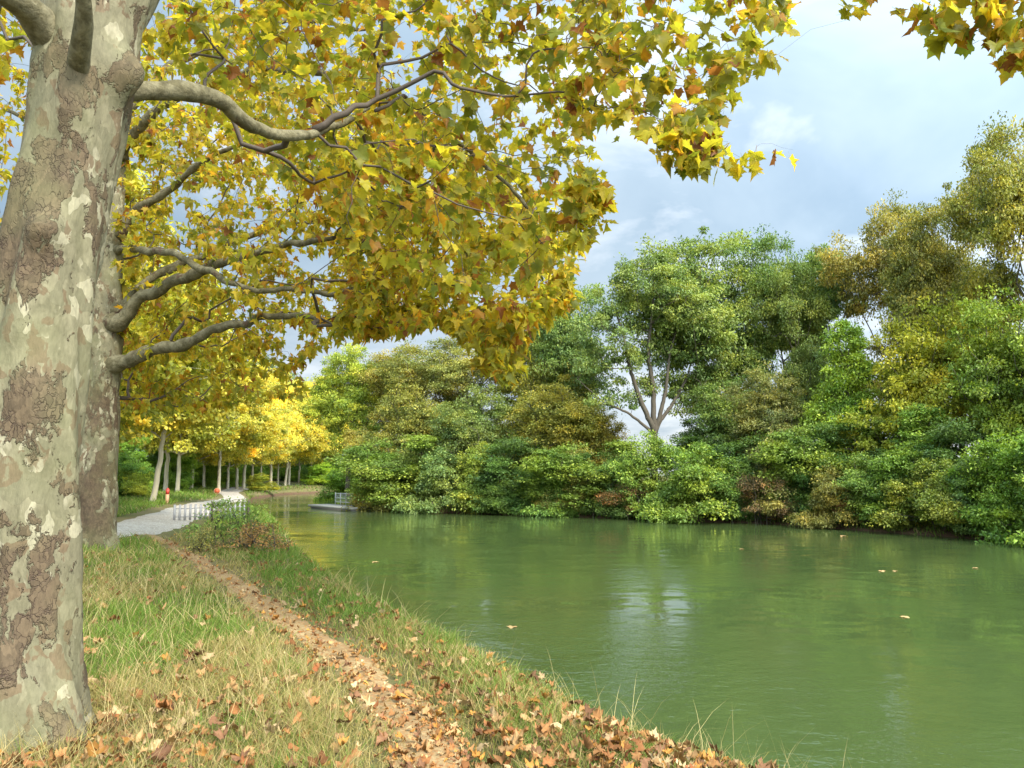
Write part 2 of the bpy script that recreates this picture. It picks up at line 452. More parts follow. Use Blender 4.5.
def strip(name, line, half, mat, step, lift, rag):
    C = resample(line, step)[:, :2]
    T = np.gradient(C, axis=0); T /= np.linalg.norm(T, axis=1)[:, None]
    N = np.stack([T[:, 1], -T[:, 0]], 1); n = len(C); k = 13
    s = np.arange(n) * step
    hl = half * (1 + rag * (fbm(s * 1.1, s * 0 + 3, 21) - .5) * 2 + rag * .6 * (fbm(s * 6, s * 0, 22) - .5) * 2)
    hr = half * (1 + rag * (fbm(s * 1.1, s * 0 + 9, 23) - .5) * 2 + rag * .6 * (fbm(s * 6, s * 0, 24) - .5) * 2)
    w = np.linspace(-1, 1, k)
    off = np.where(w[None, :] < 0, w[None, :] * hl[:, None], w[None, :] * hr[:, None])
    P = C[:, None, :] + off[..., None] * N[:, None, :]
    P = P.reshape(-1, 2)
    z = terrain(P[:, 0], P[:, 1]) + lift - .05 * np.tile(w ** 6, n)
    V = np.column_stack([P, z])
    i = np.arange(n - 1)[:, None] * k; j = np.arange(k - 1)[None, :]
    Q = np.stack([i + j, i + j + 1, i + k + j + 1, i + k + j], -1).reshape(-1, 4)
    obj(name, make_mesh(name, V, Q, None, mat), kind='structure')
    return C

TRAIL_PX = [(470, 850), (436, 768), (404, 715), (345, 662), (272, 612), (217, 573), (172, 546), (148, 535)]
trail_pts = [ground(*p)[:2] for p in TRAIL_PX]
trail_pts = [(.05, 1.0), (-.1, 2.4)] + trail_pts[0:]
trail_c = strip('footpath', trail_pts, .235, M_TRAIL, .06, .014, .6)
TOW_PX = [(118, 531), (172, 517), (212, 504), (236, 498)]
tow_pts = [(-7.8, -2), (-8.6, 5), (-9.7, 12)] + [ground(*p, .8)[:2] for p in TOW_PX] + [(-27, 75), (-30, 95), (-24, 112), (-8, 130), (20, 146)]
tow_c = strip('towpath', tow_pts, .85, M_TOW, .3, .05, .10)

# ------------------------------------------------------------------ branching
def grow(N0, P0, A, bf=.35, L0=None):
    """skeleton nodes N0 with parents P0, then every attractor joins the nearest node (minimum spanning tree weighted by path length)"""
    n0, na = len(N0), len(A)
    nodes = np.empty((n0 + na, 3)); nodes[:n0] = N0
    par = np.full(n0 + na, -1); par[:n0] = P0
    pl = np.zeros(n0 + na)
    for i in range(n0):
        if P0[i] >= 0: pl[i] = pl[P0[i]] + np.linalg.norm(N0[i] - N0[P0[i]])
    best = np.full(na, 1e9); bi = np.zeros(na, int)
    for i in range(n0):
        c = np.linalg.norm(A - N0[i], axis=1) + bf * pl[i]
        m = c < best; best[m] = c[m]; bi[m] = i
    alive = np.ones(na, bool); n = n0
    for _ in range(na):
        k = int(np.argmin(np.where(alive, best, 1e18)))
        alive[k] = False
        nodes[n] = A[k]; par[n] = bi[k]; pl[n] = pl[bi[k]] + np.linalg.norm(A[k] - nodes[bi[k]])
        c = np.linalg.norm(A - A[k], axis=1) + bf * pl[n]
        m = alive & (c < best); best[m] = c[m]; bi[m] = n
        n += 1
    return nodes, par

def pipe(nodes, par, tip, p=2.3, minr=None):
    n = len(nodes); acc = np.zeros(n); r = np.zeros(n)
    order = list(range(n - 1, -1, -1))        # children always come after their parent
    for i in order:
        r[i] = max(acc[i] ** (1 / p) if acc[i] > 0 else tip, tip)
        if minr is not None and i < len(minr): r[i] = max(r[i], minr[i])
        if par[i] >= 0: acc[par[i]] += r[i] ** p if not (minr is not None and i < len(minr)) else 0
    return r

def chains(nodes, par, r):
    n = len(nodes); kids = [[] for _ in range(n)]
    for i in range(n):
        if par[i] >= 0: kids[par[i]].append(i)
    out = []; starts = [(None, i) for i in range(n) if par[i] < 0]
    while starts:
        p, i = starts.pop()
        ch = [i] if p is None else [p, i]
        while kids[i]:
            k = max(kids[i], key=lambda c: r[c])
            for c in kids[i]:
                if c != k: starts.append((i, c))
            ch.append(k); i = k
        out.append(ch)
    return out

def branch_mesh(mb, nodes, par, r, r_lo, r_hi, wig, g, sub=3, skip=0):
    """tubes for the chains, for the stretch whose radius lies in r_lo..r_hi"""
    for ch in chains(nodes, par, r):
        idx = [c for c in ch]
        R = np.array([r[c] for c in idx]); P = nodes[idx]
        if len(idx) > 1 and idx[0] == par[idx[1]]: R[0] = min(R[0], R[1] * 1.25)
        keep = (R >= r_lo) & (R < r_hi)
        if keep.sum() < 1: continue
        a = np.argmax(keep); b = len(keep) - np.argmax(keep[::-1])
        a = max(0, a - 1)
        P, R = P[a:b], R[a:b].copy()
        if len(R) > 1: R[0] = min(R[0], R[1] * 1.25)
        if len(P) < 2: continue
        Q = np.vstack([2 * P[0] - P[1], P, 2 * P[-1] - P[-2]]); pp, rr = [], []
        for k in range(1, len(Q) - 2):
            p0, p1, p2, p3 = Q[k - 1:k + 3]; L = np.linalg.norm(p2 - p1)
            for t in np.arange(sub) / sub:
                q = .5 * ((2 * p1) + (-p0 + p2) * t + (2 * p0 - 5 * p1 + 4 * p2 - p3) * t * t + (-p0 + 3 * p1 - 3 * p2 + p3) * t ** 3)
                if t > 0: q = q + g.normal(0, wig * L, 3)
                pp.append(q); rr.append(R[k - 1] * (1 - t) + R[k] * t)
        pp.append(P[-1]); rr.append(R[-1] * .7)
        rm = max(rr)
        mb.tube(pp, rr, 10 if rm > .08 else 7 if rm > .03 else 5 if rm > .012 else 3, cap=True)

# ------------------------------------------------------------------ leaves
def plane_leaf_template(fold, curl, wav, petiole=True, hi=True):
    half = ([(.10, -.04), (.27, -.12), (.45, -.07), (.41, .07), (.56, .15), (.46, .23), (.58, .35), (.70, .52), (.50, .49), (.40, .54), (.31, .55), (.36, .70), (.21, .77), (.11, .90)]
            if hi else [(.34, -.08), (.32, .12), (.60, .46), (.24, .48), (.2, .72)])
    o = [(0, 0)] + half + [(0, 1.05)] + [(-x, y) for x, y in half[::-1]]
    P = np.array([(0, .34)] + o)
    z = fold * np.abs(P[:, 0]) - curl * (P[:, 1] - .2) ** 2 + wav * np.sin(P[:, 0] * 7 + P[:, 1] * 5)
    V = np.column_stack([P, z]); n = len(o)
    T = [(0, 1 + i, 1 + (i + 1) % n) for i in range(n)]
    edge = np.concatenate([[0, .15], np.hypot(P[2:, 0], P[2:, 1] - .3)]); edge /= edge.max()
    if petiole:
        m = len(V)
        V = np.vstack([V, [(-.012, -.42, .10), (.012, -.42, .10), (.014, 0, .004), (-.014, 0, .004)]])
        T += [(m, m + 1, m + 2), (m, m + 2, m + 3)]
        edge = np.concatenate([edge, [-1] * 4])
        V[:, 1] += .42
    return V, np.array(T), edge

def frames(D, N):
    D = D / (np.linalg.norm(D, axis=1)[:, None] + 1e-9)
    N = N - D * np.sum(D * N, 1)[:, None]; N /= np.linalg.norm(N, axis=1)[:, None] + 1e-9
    return np.cross(D, N), D, N

def stamp(tmpl, pos, D, N, S):
    Vt, T, edge = tmpl
    X, Y, Z = frames(D, N); k, n = len(Vt), len(pos)
    V = pos[:, None] + S[:, None, None] * (Vt[None, :, 0, None] * X[:, None] + Vt[None, :, 1, None] * Y[:, None] + Vt[None, :, 2, None] * Z[:, None])
    TT = (np.arange(n) * k)[:, None, None] + T[None]
    return V.reshape(-1, 3), TT.reshape(-1, 3)

def leaf_mesh(name, pos, D, N, S, cols, tips, hi, g, mat=None, petiole=True, nt=14):
    """many leaves as one mesh; cols = leaf colour, tips = colour of the margin"""
    ts = [plane_leaf_template(g.uniform(-.15, .6), g.uniform(-.2, 1.1), g.uniform(0, .09), petiole, hi) for _ in range(nt)]
    which = g.integers(0, nt, len(pos)); VV, TT, CC, n = [], [], [], 0
    for t in range(nt):
        m = which == t
        if not m.any(): continue
        V, T = stamp(ts[t], pos[m], D[m], N[m], S[m]); e = ts[t][2]
        ee = np.clip(e, 0, 1)[None, :, None] ** 1.5
        c = cols[m][:, None] * (1 - ee) + tips[m][:, None] * ee
        c[:, e < 0] = np.array([.22, .12, .05])
        VV.append(V); TT.append(T + n); CC.append(c.reshape(-1, 3)); n += len(V)
    return make_mesh(name, np.vstack(VV), None, np.vstack(TT), mat or M_LEAF, {'col': np.vstack(CC)}, smooth=False)

PAL = np.array([(.165, .185, .023), (.275, .255, .028), (.40, .345, .03), (.54, .41, .035), (.48, .25, .02), (.25, .10, .028)])
def leaf_colours(n, w, g):
    k = g.choice(len(PAL), n, p=np.array(w) / sum(w))
    c = PAL[k] * g.uniform(.8, 1.25, (n, 1))
    tip = PAL[np.clip(k + g.choice([0, 0, 1, 1, 2, 3], n), 0, 5)] * g.uniform(.8, 1.2, (n, 1))
    return c, tip

def inpoly_px(n, poly, d0, d1, g):
    poly = np.array(poly, float); lo, hi = poly.min(0), poly.max(0); out = []
    while len(out) < n:
        P = g.uniform(lo, hi, (n * 2, 2)); P = P[inpoly(P, poly)]
        for p in P: out.append(at(p[0], p[1], g.uniform(d0, d1)))
    return np.array(out[:n])

def chain_nodes(nodes, par, rad, start, pts, r0, r1):
    """append a polyline to the skeleton, return index of its last node"""
    pts = resample(pts, .35) if len(pts) > 2 else np.array(pts); i = start
    for k, p in enumerate(pts):
        nodes.append(np.array(p)); par.append(i); rad.append(r0 + (r1 - r0) * k / max(1, len(pts) - 1)); i = len(nodes) - 1
    return i

def foliage_on(nodes, par, r, rmax, per, size, g, spread=.10, droop=.8):
    """leaf positions and directions along thin twigs"""
    idx = [i for i in range(len(nodes)) if par[i] >= 0 and r[i] < rmax]
    pos, D, N = [], [], []
    for i in idx:
        a, b = nodes[par[i]], nodes[i]; L = np.linalg.norm(b - a); ax = (b - a) / (L + 1e-9)
        k = max(1, int(g.poisson(per)))
        if L > .8: a = b - ax * .8
        t = g.uniform(.1, 1.05, k)
        pos.append(a + t[:, None] * (b - a) + g.normal(0, spread, (k, 3)) * .35)
        d = g.normal(0, .6, (k, 3)); d += ax * .7; d[:, 2] -= droop + g.uniform(0, .5, k)
        D.append(d)
        nn = g.normal(0, .45, (k, 3)); nn[:, 2] += .9; N.append(nn)
    pos, D, N = np.vstack(pos), np.vstack(D), np.vstack(N)
    return pos, D, N, g.uniform(.7, 1.2, len(pos)) * size

# ------------------------------------------------------------------ the two big plane trees
def trunk_mesh(name, C, R, bumps, rough_spots, sides=56, origin=None, seed=0):
    """C centre line (n,3), R radius; bumps = (point, radius, height); rough_spots = (point, radius)"""
    C = np.asarray(C, float); n = len(C); an = np.arange(sides) / sides * 2 * math.pi
    V = np.empty((n, sides, 3))
    V[..., 0] = C[:, None, 0] + R[:, None] * np.cos(an); V[..., 1] = C[:, None, 1] + R[:, None] * np.sin(an); V[..., 2] = C[:, None, 2]
    nrm = np.zeros((n, sides, 3)); nrm[..., 0] = np.cos(an); nrm[..., 1] = np.sin(an)
    arc = an[None, :] * np.ones((n, 1)); zz = C[:, 2][:, None] * np.ones((1, sides))
    d = (fbm(np.cos(arc) * 1.5 + 7, zz * 1.1 + np.sin(arc) * 1.5, 31 + seed) - .5) * .13 + (fbm(np.cos(arc) * 5 + 7, zz * 4 + np.sin(arc) * 5, 41 + seed) - .5) * .03
    zb = zz - C[0, 2]
    d += .09 * np.exp(-zb / .28) * (np.cos(arc * 5 + seed) + .5 * np.cos(arc * 3 + 1))      # root buttresses
    V += nrm * d[..., None] * (R / R.mean())[:, None, None]
    P = V.reshape(-1, 3); Nn = nrm.reshape(-1, 3); rough = np.zeros(len(P))
    for p, br, h in bumps:
        q = np.linalg.norm(P - p, axis=1); w = np.exp(-(q / br) ** 2)
        P = P + Nn * (h * w)[:, None]
        rough += np.exp(-(q / (br * 1.3)) ** 4) * .25
    for p, br in rough_spots:
        dd = P - p; q = np.sqrt(dd[:, 0] ** 2 + dd[:, 1] ** 2 + (dd[:, 2] * .7) ** 2)
        rough += np.exp(-(q / br) ** 3)
    i = np.arange(n - 1)[:, None] * sides; j = np.arange(sides)[None, :]; k = (j + 1) % sides
    Q = np.stack([i + j, i + k, i + sides + k, i + sides + j], -1).reshape(-1, 4)
    return make_mesh(name, P - origin, Q, None, M_BARK, {'rough_bark': np.clip(rough, 0, 1)})

def big_plane(label, base, cl, rr, bumps, rough, limbs, attract, tip, leaf_w, per, size, rmax, bf, seed, hi, group):
    """cl: [(x,y,z)...] trunk centre line; limbs: [(start z, [points], r0, r1)]"""
    g = np.random.default_rng(seed)
    zs = np.concatenate([np.linspace(cl[0][2] - .25, cl[0][2] + .8, 22), np.arange(cl[0][2] + .85, cl[-1][2], .06)])
    cl = np.array(cl); C = np.stack([np.interp(zs, cl[:, 2], cl[:, 0]), np.interp(zs, cl[:, 2], cl[:, 1]), zs], 1)
    R = np.interp(zs, [p[0] for p in rr], [p[1] for p in rr])
    t = empty('plane_tree', base, label, 'tree', group)
    o = np.array(base)
    obj('trunk', trunk_mesh('trunk', C, R, bumps, rough, origin=o, seed=seed), t)
    # skeleton
    nodes, par, rad = [C[0]], [-1], [R[0]]; tz = []
    for z in np.arange(cl[0][2] + .3, cl[-1][2], .3):
        nodes.append(np.array([np.interp(z, cl[:, 2], cl[:, 0]), np.interp(z, cl[:, 2], cl[:, 1]), z])); par.append(len(nodes) - 2)
        rad.append(np.interp(z, [p[0] for p in rr], [p[1] for p in rr])); tz.append(z)
    ntr = len(nodes)
    limb_roots = []
    for z0, pts, r0, r1 in limbs:
        s = 1 + int(np.argmin(np.abs(np.array(tz) - z0)))
        first = len(nodes)
        chain_nodes(nodes, par, rad, s, pts, r0, r1); limb_roots.append((first, len(nodes)))
    n0 = len(nodes); N0 = np.array(nodes); P0 = np.array(par)
    # attractors may not join the lower bare trunk
    A = attract
    lowtrunk = np.array([i < ntr and N0[i][2] < cl[0][2] + 3.0 for i in range(n0)])
    Nsafe = N0.copy(); Nsafe[lowtrunk] += 1e4
    nodes2, par2 = grow(Nsafe, P0, A, bf)
    nodes2[:n0] = N0
    r = pipe(nodes2, par2, tip, 2.35, rad)
    for i in range(n0, len(nodes2)):                     # a side branch is never thicker than what carries it
        r[i] = min(r[i], r[par2[i]] * .8)
    # limbs: each its own part
    for (a, b), (z0, pts, r0, r1) in zip(limb_roots, limbs):
        P = np.vstack([N0[par[a]] * .35 + N0[a] * .65, N0[a:b]]); RR = np.array([r0 * 1.35] + rad[a:b])
        P = resample(P, .09); RR = np.interp(np.linspace(0, 1, len(P)), np.linspace(0, 1, len(RR)), RR)
        s = np.arange(len(P)) * .09
        P[:, 2] += (fbm(s * 2.2, s * 0 + a, 61) - .5) * .16 * min(1, r0 * 14); P[:, 0] += (fbm(s * 2.2, s * 0 + a, 62) - .5) * .12
        RR = RR * (1 + (fbm(s * 4, s * 0 + a, 63) - .5) * .6)
        RR[:4] *= np.array([1.3, 1.2, 1.1, 1.04])[:len(RR[:4])]      # collar at the trunk
        mb = MB(); mb.tube(P - o, RR, 14)
        obj('limb', mb.mesh('limb', M_LIMB), t)
    # thinner wood
    keep = np.array([i >= n0 for i in range(len(nodes2))])
    kidsr = r.copy(); kidsr[~keep] = 9
    mb = MB(); branch_mesh(mb, nodes2 - o, par2, kidsr, 0, 1.0, .055, g)
    tw = mb.mesh('branches', M_TWIG); obj('branches', tw, t)
    m = [i for i in range(len(nodes2)) if i >= n0]
    pos, D, N, S = foliage_on(nodes2, np.where(keep, par2, -1), r, rmax, per, size, g)
    c, tp = leaf_colours(len(pos), leaf_w, g)
    obj('crown', leaf_mesh('crown', pos - o, D, N, S, c, tp, hi, g), t)
    return t

GP = 'plane trees along the towpath'
# nearest plane tree ------------------------------------------------------------
b1 = ground(17, 742); b1[2] -= .03
Y1 = b1[1]
def c1(px, py): p = at(px, py, Y1); return p
cl1 = [tuple(b1), tuple(c1(17, 600)), tuple(c1(23, 500)), tuple(c1(38, 380)), tuple(c1(56, 250)), tuple(c1(80, 120)), tuple(c1(93, 20)), (-2.25, Y1 + .1, 6.2), (-2.15, Y1 + .2, 8.5), (-2.1, Y1 + .2, 11)]
rr1 = [(b1[2] - .3, .43), (b1[2] + .12, .335), (b1[2] + .5, .28), (b1[2] + 1.5, .264), (4.0, .245), (5.0, .262), (6.2, .22), (8.5, .14), (11, .05)]
def surf(px, py, off=.26): return at(px, py, Y1 - off)
bumps1 = [(surf(44, 232), .07, .11), (at(134, 72, Y1 - .06), .12, .20), (surf(88, 200), .05, .03), (surf(72, 108), .12, .04), (surf(20, 330), .07, .035), (at(128, 85, Y1 - .1), .1, .05)]
rough1 = [(surf(45, 200), .24), (surf(25, 260), .20), (surf(18, 400), .16), (surf(20, 560), .2), (surf(55, 520), .14), (surf(60, 690), .12), (at(140, 80, Y1), .16), (surf(60, 60), .12), (surf(28, 640), .2), (surf(80, 740), .2)]
limbs1 = [
    (4.35, [at(118, 92, Y1 + .1), at(165, 92, Y1 + .25), at(200, 84, Y1 + .4), at(226, 104, Y1 + .6), at(260, 129, Y1 + .9), at(300, 132, Y1 + 1.3), at(345, 122, Y1 + 1.9), at(390, 105, Y1 + 2.5)], .062, .018),
    (4.6, [at(72, 52, Y1 - .1), at(38, 20, Y1 - .3), at(-20, -25, Y1 - .6), at(-140, -90, Y1 - 1.1)], .085, .04),
    (4.45, [at(81, 62, Y1 - .22), at(81, 30, Y1 - .42), at(82, -15, Y1 - .62), at(95, -140, Y1 - .9)], .046, .034),
    (5.6, [(-1.9, 4.7, 6.1), (-1.1, 5.1, 6.9), (.1, 5.4, 7.2), (1.4, 5.6, 7.0), (2.4, 5.7, 6.5)], .11, .025),
    (6.0, [(-2.0, 5.0, 6.5), (-1.4, 6.0, 7.3), (-.6, 7.0, 7.6), (.4, 7.9, 7.3)], .10, .025),
    (6.4, [(-1.7, 4.4, 7.2), (-.4, 4.1, 8.3), (1.2, 4.2, 8.4), (2.7, 4.6, 7.6), (3.6, 5.0, 6.6)], .09, .02),
    (6.8, [(-2.8, 4.9, 7.5), (-4.2, 5.4, 8.4), (-5.4, 6.0, 8.6)], .09, .03),
    (7.2, [(-2.6, 3.6, 8.0), (-3.0, 2.2, 8.8), (-3.0, 1.0, 9.0)], .08, .03),
]
g1 = np.random.default_rng(11)
A1 = np.vstack([
    inpoly_px(900, [(140, -160), (140, 40), (215, 120), (330, 210), (420, 280), (500, 290), (560, 260), (575, 225), (600, 190), (600, 120), (650, -160)], 5.8, 10.0, g1),
    inpoly_px(260, [(520, -160), (560, 60), (590, 140), (620, 150), (700, 140), (745, 90), (790, 50), (800, -160)], 5.2, 7.4, g1),
    inpoly_px(30, [(640, 120), (685, 165), (712, 172), (795, 150), (740, 138), (690, 110)], 5.0, 5.4, g1),
    inpoly_px(28, [(580, 150), (560, 200), (575, 240), (612, 200), (600, 165)], 5.6, 6.4, g1),
    inpoly_px(60, [(915, -70), (918, 8), (950, 40), (1000, 48), (1060, 60), (1100, -70)], 4.6, 5.1, g1),
    inpoly_px(16, [(985, 20), (1010, 72), (1060, 76), (1050, 10)], 4.7, 5.0, g1),
    inpoly_px(6, [(845, -60), (848, -8), (890, -12), (920, -60)], 4.8, 5.0, g1),
    inpoly_px(60, [(-80, -120), (30, -120), (25, 60), (-80, 200)], 5.2, 7.5, g1),
    # the crown above the picture
    np.column_stack([g1.uniform(-5.5, 3.5, 240), g1.uniform(2.5, 8.5, 240), g1.uniform(7.2, 11, 240)]),
])
big_plane('nearest big plane tree with mottled grey bark cut by the left edge of the view', b1, cl1, rr1, bumps1, rough1, limbs1, A1, .0032,
          [32, 38, 18, 8, 7, 5], 5.4, .109, .012, .30, 1, True, GP)

# second plane tree ------------------------------------------------------------------
b2 = ground(90, 547, .85); b2[2] -= .03
Y2 = b2[1]
def c2(px, py, d=0): return at(px, py, Y2 + d)
cl2 = [tuple(b2), tuple(c2(93, 480)), tuple(c2(98, 400)), tuple(c2(104, 320)), tuple(c2(110, 240)), tuple(c2(116, 150)), tuple(c2(122, 60)), tuple(c2(128, -80))]
zt = [p[2] for p in cl2]
rr2 = [(zt[0] - .3, .60), (zt[0] + .3, .46), (zt[1], .40), (zt[2], .37), (zt[3], .33), (zt[4], .24), (zt[5], .18), (zt[7], .06)]
limbs2 = [
    (zt[2] + .7, [c2(118, 364, -.2), c2(150, 352, -.6), c2(190, 341, -1.1), c2(228, 326, -1.6), c2(270, 316, -2.1), c2(320, 318, -2.7)], .135, .035),
    (zt[3] - .1, [c2(118, 325, -.2), c2(140, 300, -.4), c2(170, 284, -.8), c2(205, 268, -1.3), c2(250, 257, -1.9), c2(300, 243, -2.6), c2(340, 237, -3.2)], .13, .035),
    (zt[3] + .3, [c2(118, 312, -.1), c2(150, 278, .3), c2(185, 262, .6), c2(240, 240, .9), c2(290, 226, 1.1), c2(350, 215, 1.3)], .10, .03),
    (zt[4] + .2, [c2(120, 232, -.1), c2(133, 212, -.2), c2(152, 203, -.5), c2(178, 184, -.8), c2(205, 160, -1.3), c2(260, 130, -2)], .10, .03),
    (zt[4] - .2, [c2(118, 250, -.1), c2(170, 252, -1.3), c2(240, 285, -2.4), c2(330, 291, -3.2), c2(400, 286, -3.8), c2(445, 282, -4.2), c2(500, 300, -4.8)], .075, .02),
    (zt[4] + .6, [c2(108, 210, .1), c2(80, 170, .4), c2(40, 130, .6), c2(-10, 100, .8)], .09, .03),
    (zt[5] - .1, [c2(120, 150, -.1), c2(170, 100, -1), c2(260, 70, -2.5), c2(370, 90, -4.2), c2(470, 150, -5.5), c2(540, 220, -6.2)], .10, .02),
    (zt[5] + .4, [c2(120, 120, .1), c2(180, 60, .5), c2(300, 20, 1), c2(400, 40, 1.2)], .09, .03),
    (zt[5] + .6, [c2(110, 110, .1), c2(70, 60, .5), c2(10, 20, 1)], .08, .03),
]
g2 = np.random.default_rng(12)
A2 = np.vstack([
    inpoly_px(1000, [(112, 120), (160, 60), (420, 110), (420, 325), (340, 338), (300, 350), (200, 350), (118, 345)], 14.2, 20, g2),
    inpoly_px(120, [(118, 120), (160, 60), (420, 110), (420, 325), (340, 338), (300, 350), (240, 300), (160, 200)], 10.5, 14, g2),
    inpoly_px(620, [(340, 120), (420, 110), (560, 190), (585, 250), (575, 295), (530, 325), (440, 325), (340, 338)], 9.5, 15, g2),
    inpoly_px(150, [(118, 330), (320, 340), (300, 400), (118, 410)], 15, 19, g2),
    inpoly_px(95, [(440, 310), (580, 290), (530, 330), (512, 385), (495, 375), (470, 345)], 9.2, 11.0, g2),
    inpoly_px(240, [(140, -60), (140, 80), (420, 120), (520, 150), (480, -60)], 10, 17, g2),
    inpoly_px(170, [(-90, -60), (60, -60), (40, 120), (5, 330), (-90, 330)], 13, 18, g2),
    np.column_stack([g2.uniform(-12, -3.5, 160), g2.uniform(12.5, 20, 160), g2.uniform(11, 15.5, 160)]),
])
big_plane('second plane tree on the bank with long low limbs and yellow autumn leaves', b2, cl2, rr2,
          [(c2(118, 365, -.25), .25, .12), (c2(112, 235, -.2), .2, .08), (c2(88, 430, -.35), .1, .05)], [(c2(90, 520, -.4), .5), (c2(95, 400, -.4), .35), (c2(100, 470, -.3), .3)],
          limbs2, A2, .0045, [18, 32, 28, 16, 7, 3], 9.6, .146, .02, .30, 2, False, GP)

# ------------------------------------------------------------------ woodland prototypes
def kite(fold=.12, w=.3):
    return np.array([(0, 0, 0), (w, .42, fold), (0, 1, -.05), (-w, .42, fold)]), np.array([(0, 1, 2), (0, 2, 3)]), None

def wood_proto(seed, lobes, n_attr, per, size, blob, trunk_h, trunk_r, nstem=1, bf=.45, lean=0, autumn=.15, flat=.44, width=.3, bark=None, twig=.012, spray=0, skel=(), leafmat=None):
    """lobes: (x,y,z,rx,ry,rz). Returns (wood mesh, crown mesh)"""
    g = np.random.default_rng(seed); n_attr = int(n_attr * 1.15); per = per * 2.1; size = size * .66; blob = blob * 1.05
    vol = np.array([l[3] * l[4] * l[5] for l in lobes]) ** .75; ks = g.choice(len(lobes), n_attr, p=vol / vol.sum())
    L = np.array(lobes)[ks]
    d = g.normal(0, 1, (n_attr, 3)); d /= np.linalg.norm(d, axis=1)[:, None]
    rad = g.uniform(.25, 1, n_attr) ** .45
    out_ = g.uniform(0, 1, n_attr) < .13; rad = np.where(out_, g.uniform(1.0, 1.35, n_attr), rad)
    A = L[:, :3] + d * rad[:, None] * L[:, 3:6]
    out_ = out_[A[:, 2] > .05]; A = A[A[:, 2] > .05]
    nodes, par, rads = [], [], []
    for s in range(nstem):
        a = g.uniform(0, 6.28); off = 0 if nstem == 1 else g.uniform(.1, .5)
        bx, by = off * math.cos(a), off * math.sin(a)
        p = -1
        for z in np.linspace(-.3, trunk_h, 7):
            nodes.append(np.array([bx * (1 + z * .35) + lean * max(z, 0) + g.normal(0, .012), by * (1 + z * .35) + g.normal(0, .012), z])); par.append(p); p = len(nodes) - 1
            rads.append(trunk_r * (1.25 if z < 0 else 1 - .35 * z / max(trunk_h, .1)))
    for i0, pts, ra, rb in skel:
        chain_nodes(nodes, par, rads, i0, [np.array(q, float) for q in pts], ra, rb)
    N0, P0 = np.array(nodes), np.array(par); n0 = len(N0)
    bfroot = N0.copy()
    lo = N0[:, 2] < trunk_h * .6
    bfroot[lo] += 1e4
    nd, pr = grow(bfroot, P0, A, bf); nd[:n0] = N0
    r = pipe(nd, pr, twig, 2.4, rads)
    for i in range(n0, len(nd)): r[i] = min(r[i], r[pr[i]] * .85)
    mb = MB(); branch_mesh(mb, nd, pr, r, .0, 5, .05, g, 2)
    wood = mb.mesh('trunk', bark or M_WOOD)
    T = nd[n0:]; n = len(T)
    isout = np.array([any_ for any_ in np.isin(T[:, 0], A[out_, 0])])
    cnt = g.poisson(per * g.gamma(1.5, .667, n) * np.where(isout, .4, 1)); own = np.repeat(np.arange(n), cnt); m = len(own)
    e = g.normal(0, 1, (m, 3)); e *= (g.uniform(0, 1, m) ** .5 / (np.linalg.norm(e, axis=1) + 1e-9))[:, None]
    bs = blob * (g.uniform(.55, 1.5, n) * np.where(isout, .75, 1))[own]
    off = e * bs[:, None]; off[:, 2] *= flat
    cen = np.average(np.array(lobes)[:, :3], axis=0, weights=vol)
    pos = T[own] + off
    pos[:, 2] -= spray * (off[:, 0] ** 2 + off[:, 1] ** 2) / blob
    outw = pos - cen; outw /= np.linalg.norm(outw, axis=1)[:, None] + 1e-9
    D = g.normal(0, .6, (m, 3)) + e * .8 + outw * .3; D[:, 2] -= .35
    N = g.normal(0, .5, (m, 3)) + outw * .35 + np.array([0, 0, .75]) + e * .3
    S = size * g.uniform(.65, 1.3, m)
    Vt = kite(.14, width)
    V, Tt = stamp(Vt, pos, D, N, S)
    clump = g.uniform(0, 1, n)[own]
    aut = np.where(g.uniform(0, 1, m) < autumn * (.3 + 1.5 * (g.uniform(0, 1, n)[own] > .6)), 1, 0) * g.uniform(.4, 1, m)
    var = np.stack([g.uniform(0, 1, m), clump, aut], 1)
    crown = make_mesh('crown', V, None, Tt, leafmat or M_WOODLEAF, {'var': np.repeat(var, 4, 0)}, smooth=False)
    return wood, crown

def rl(g, n, c, spread, r, zr):
    out = []; n = int(n * 1.7); r *= .8; spread *= 1.06
    for _ in range(n):
        a = g.uniform(0, 6.28); q = g.uniform(.2, 1) * spread
        s = g.uniform(.55, 1.35)
        out.append((c[0] + q * math.cos(a), c[1] + q * math.sin(a), g.uniform(*zr), r * s, r * s, r * s * g.uniform(.65, .95)))
    return out

gp = np.random.default_rng(99)
PROTO = {}
# tall broad tree, 13 m
PROTO['tall'] = wood_proto(1, rl(gp, 9, (0, 0), 3.4, 2.2, (5, 11)) + [(0, 0, 11.2, 2, 2, 1.8), (0, 0, 7, 2.5, 2.5, 3)], 620, 46, .23, .62, 4.2, .24)
PROTO['tall_b'] = wood_proto(2, rl(gp, 11, (0, 0), 3.2, 1.8, (3.8, 11)) + [(.3, 0, 11.6, 1.5, 1.5, 1.8)], 640, 44, .21, .58, 4.0, .2, autumn=.17)
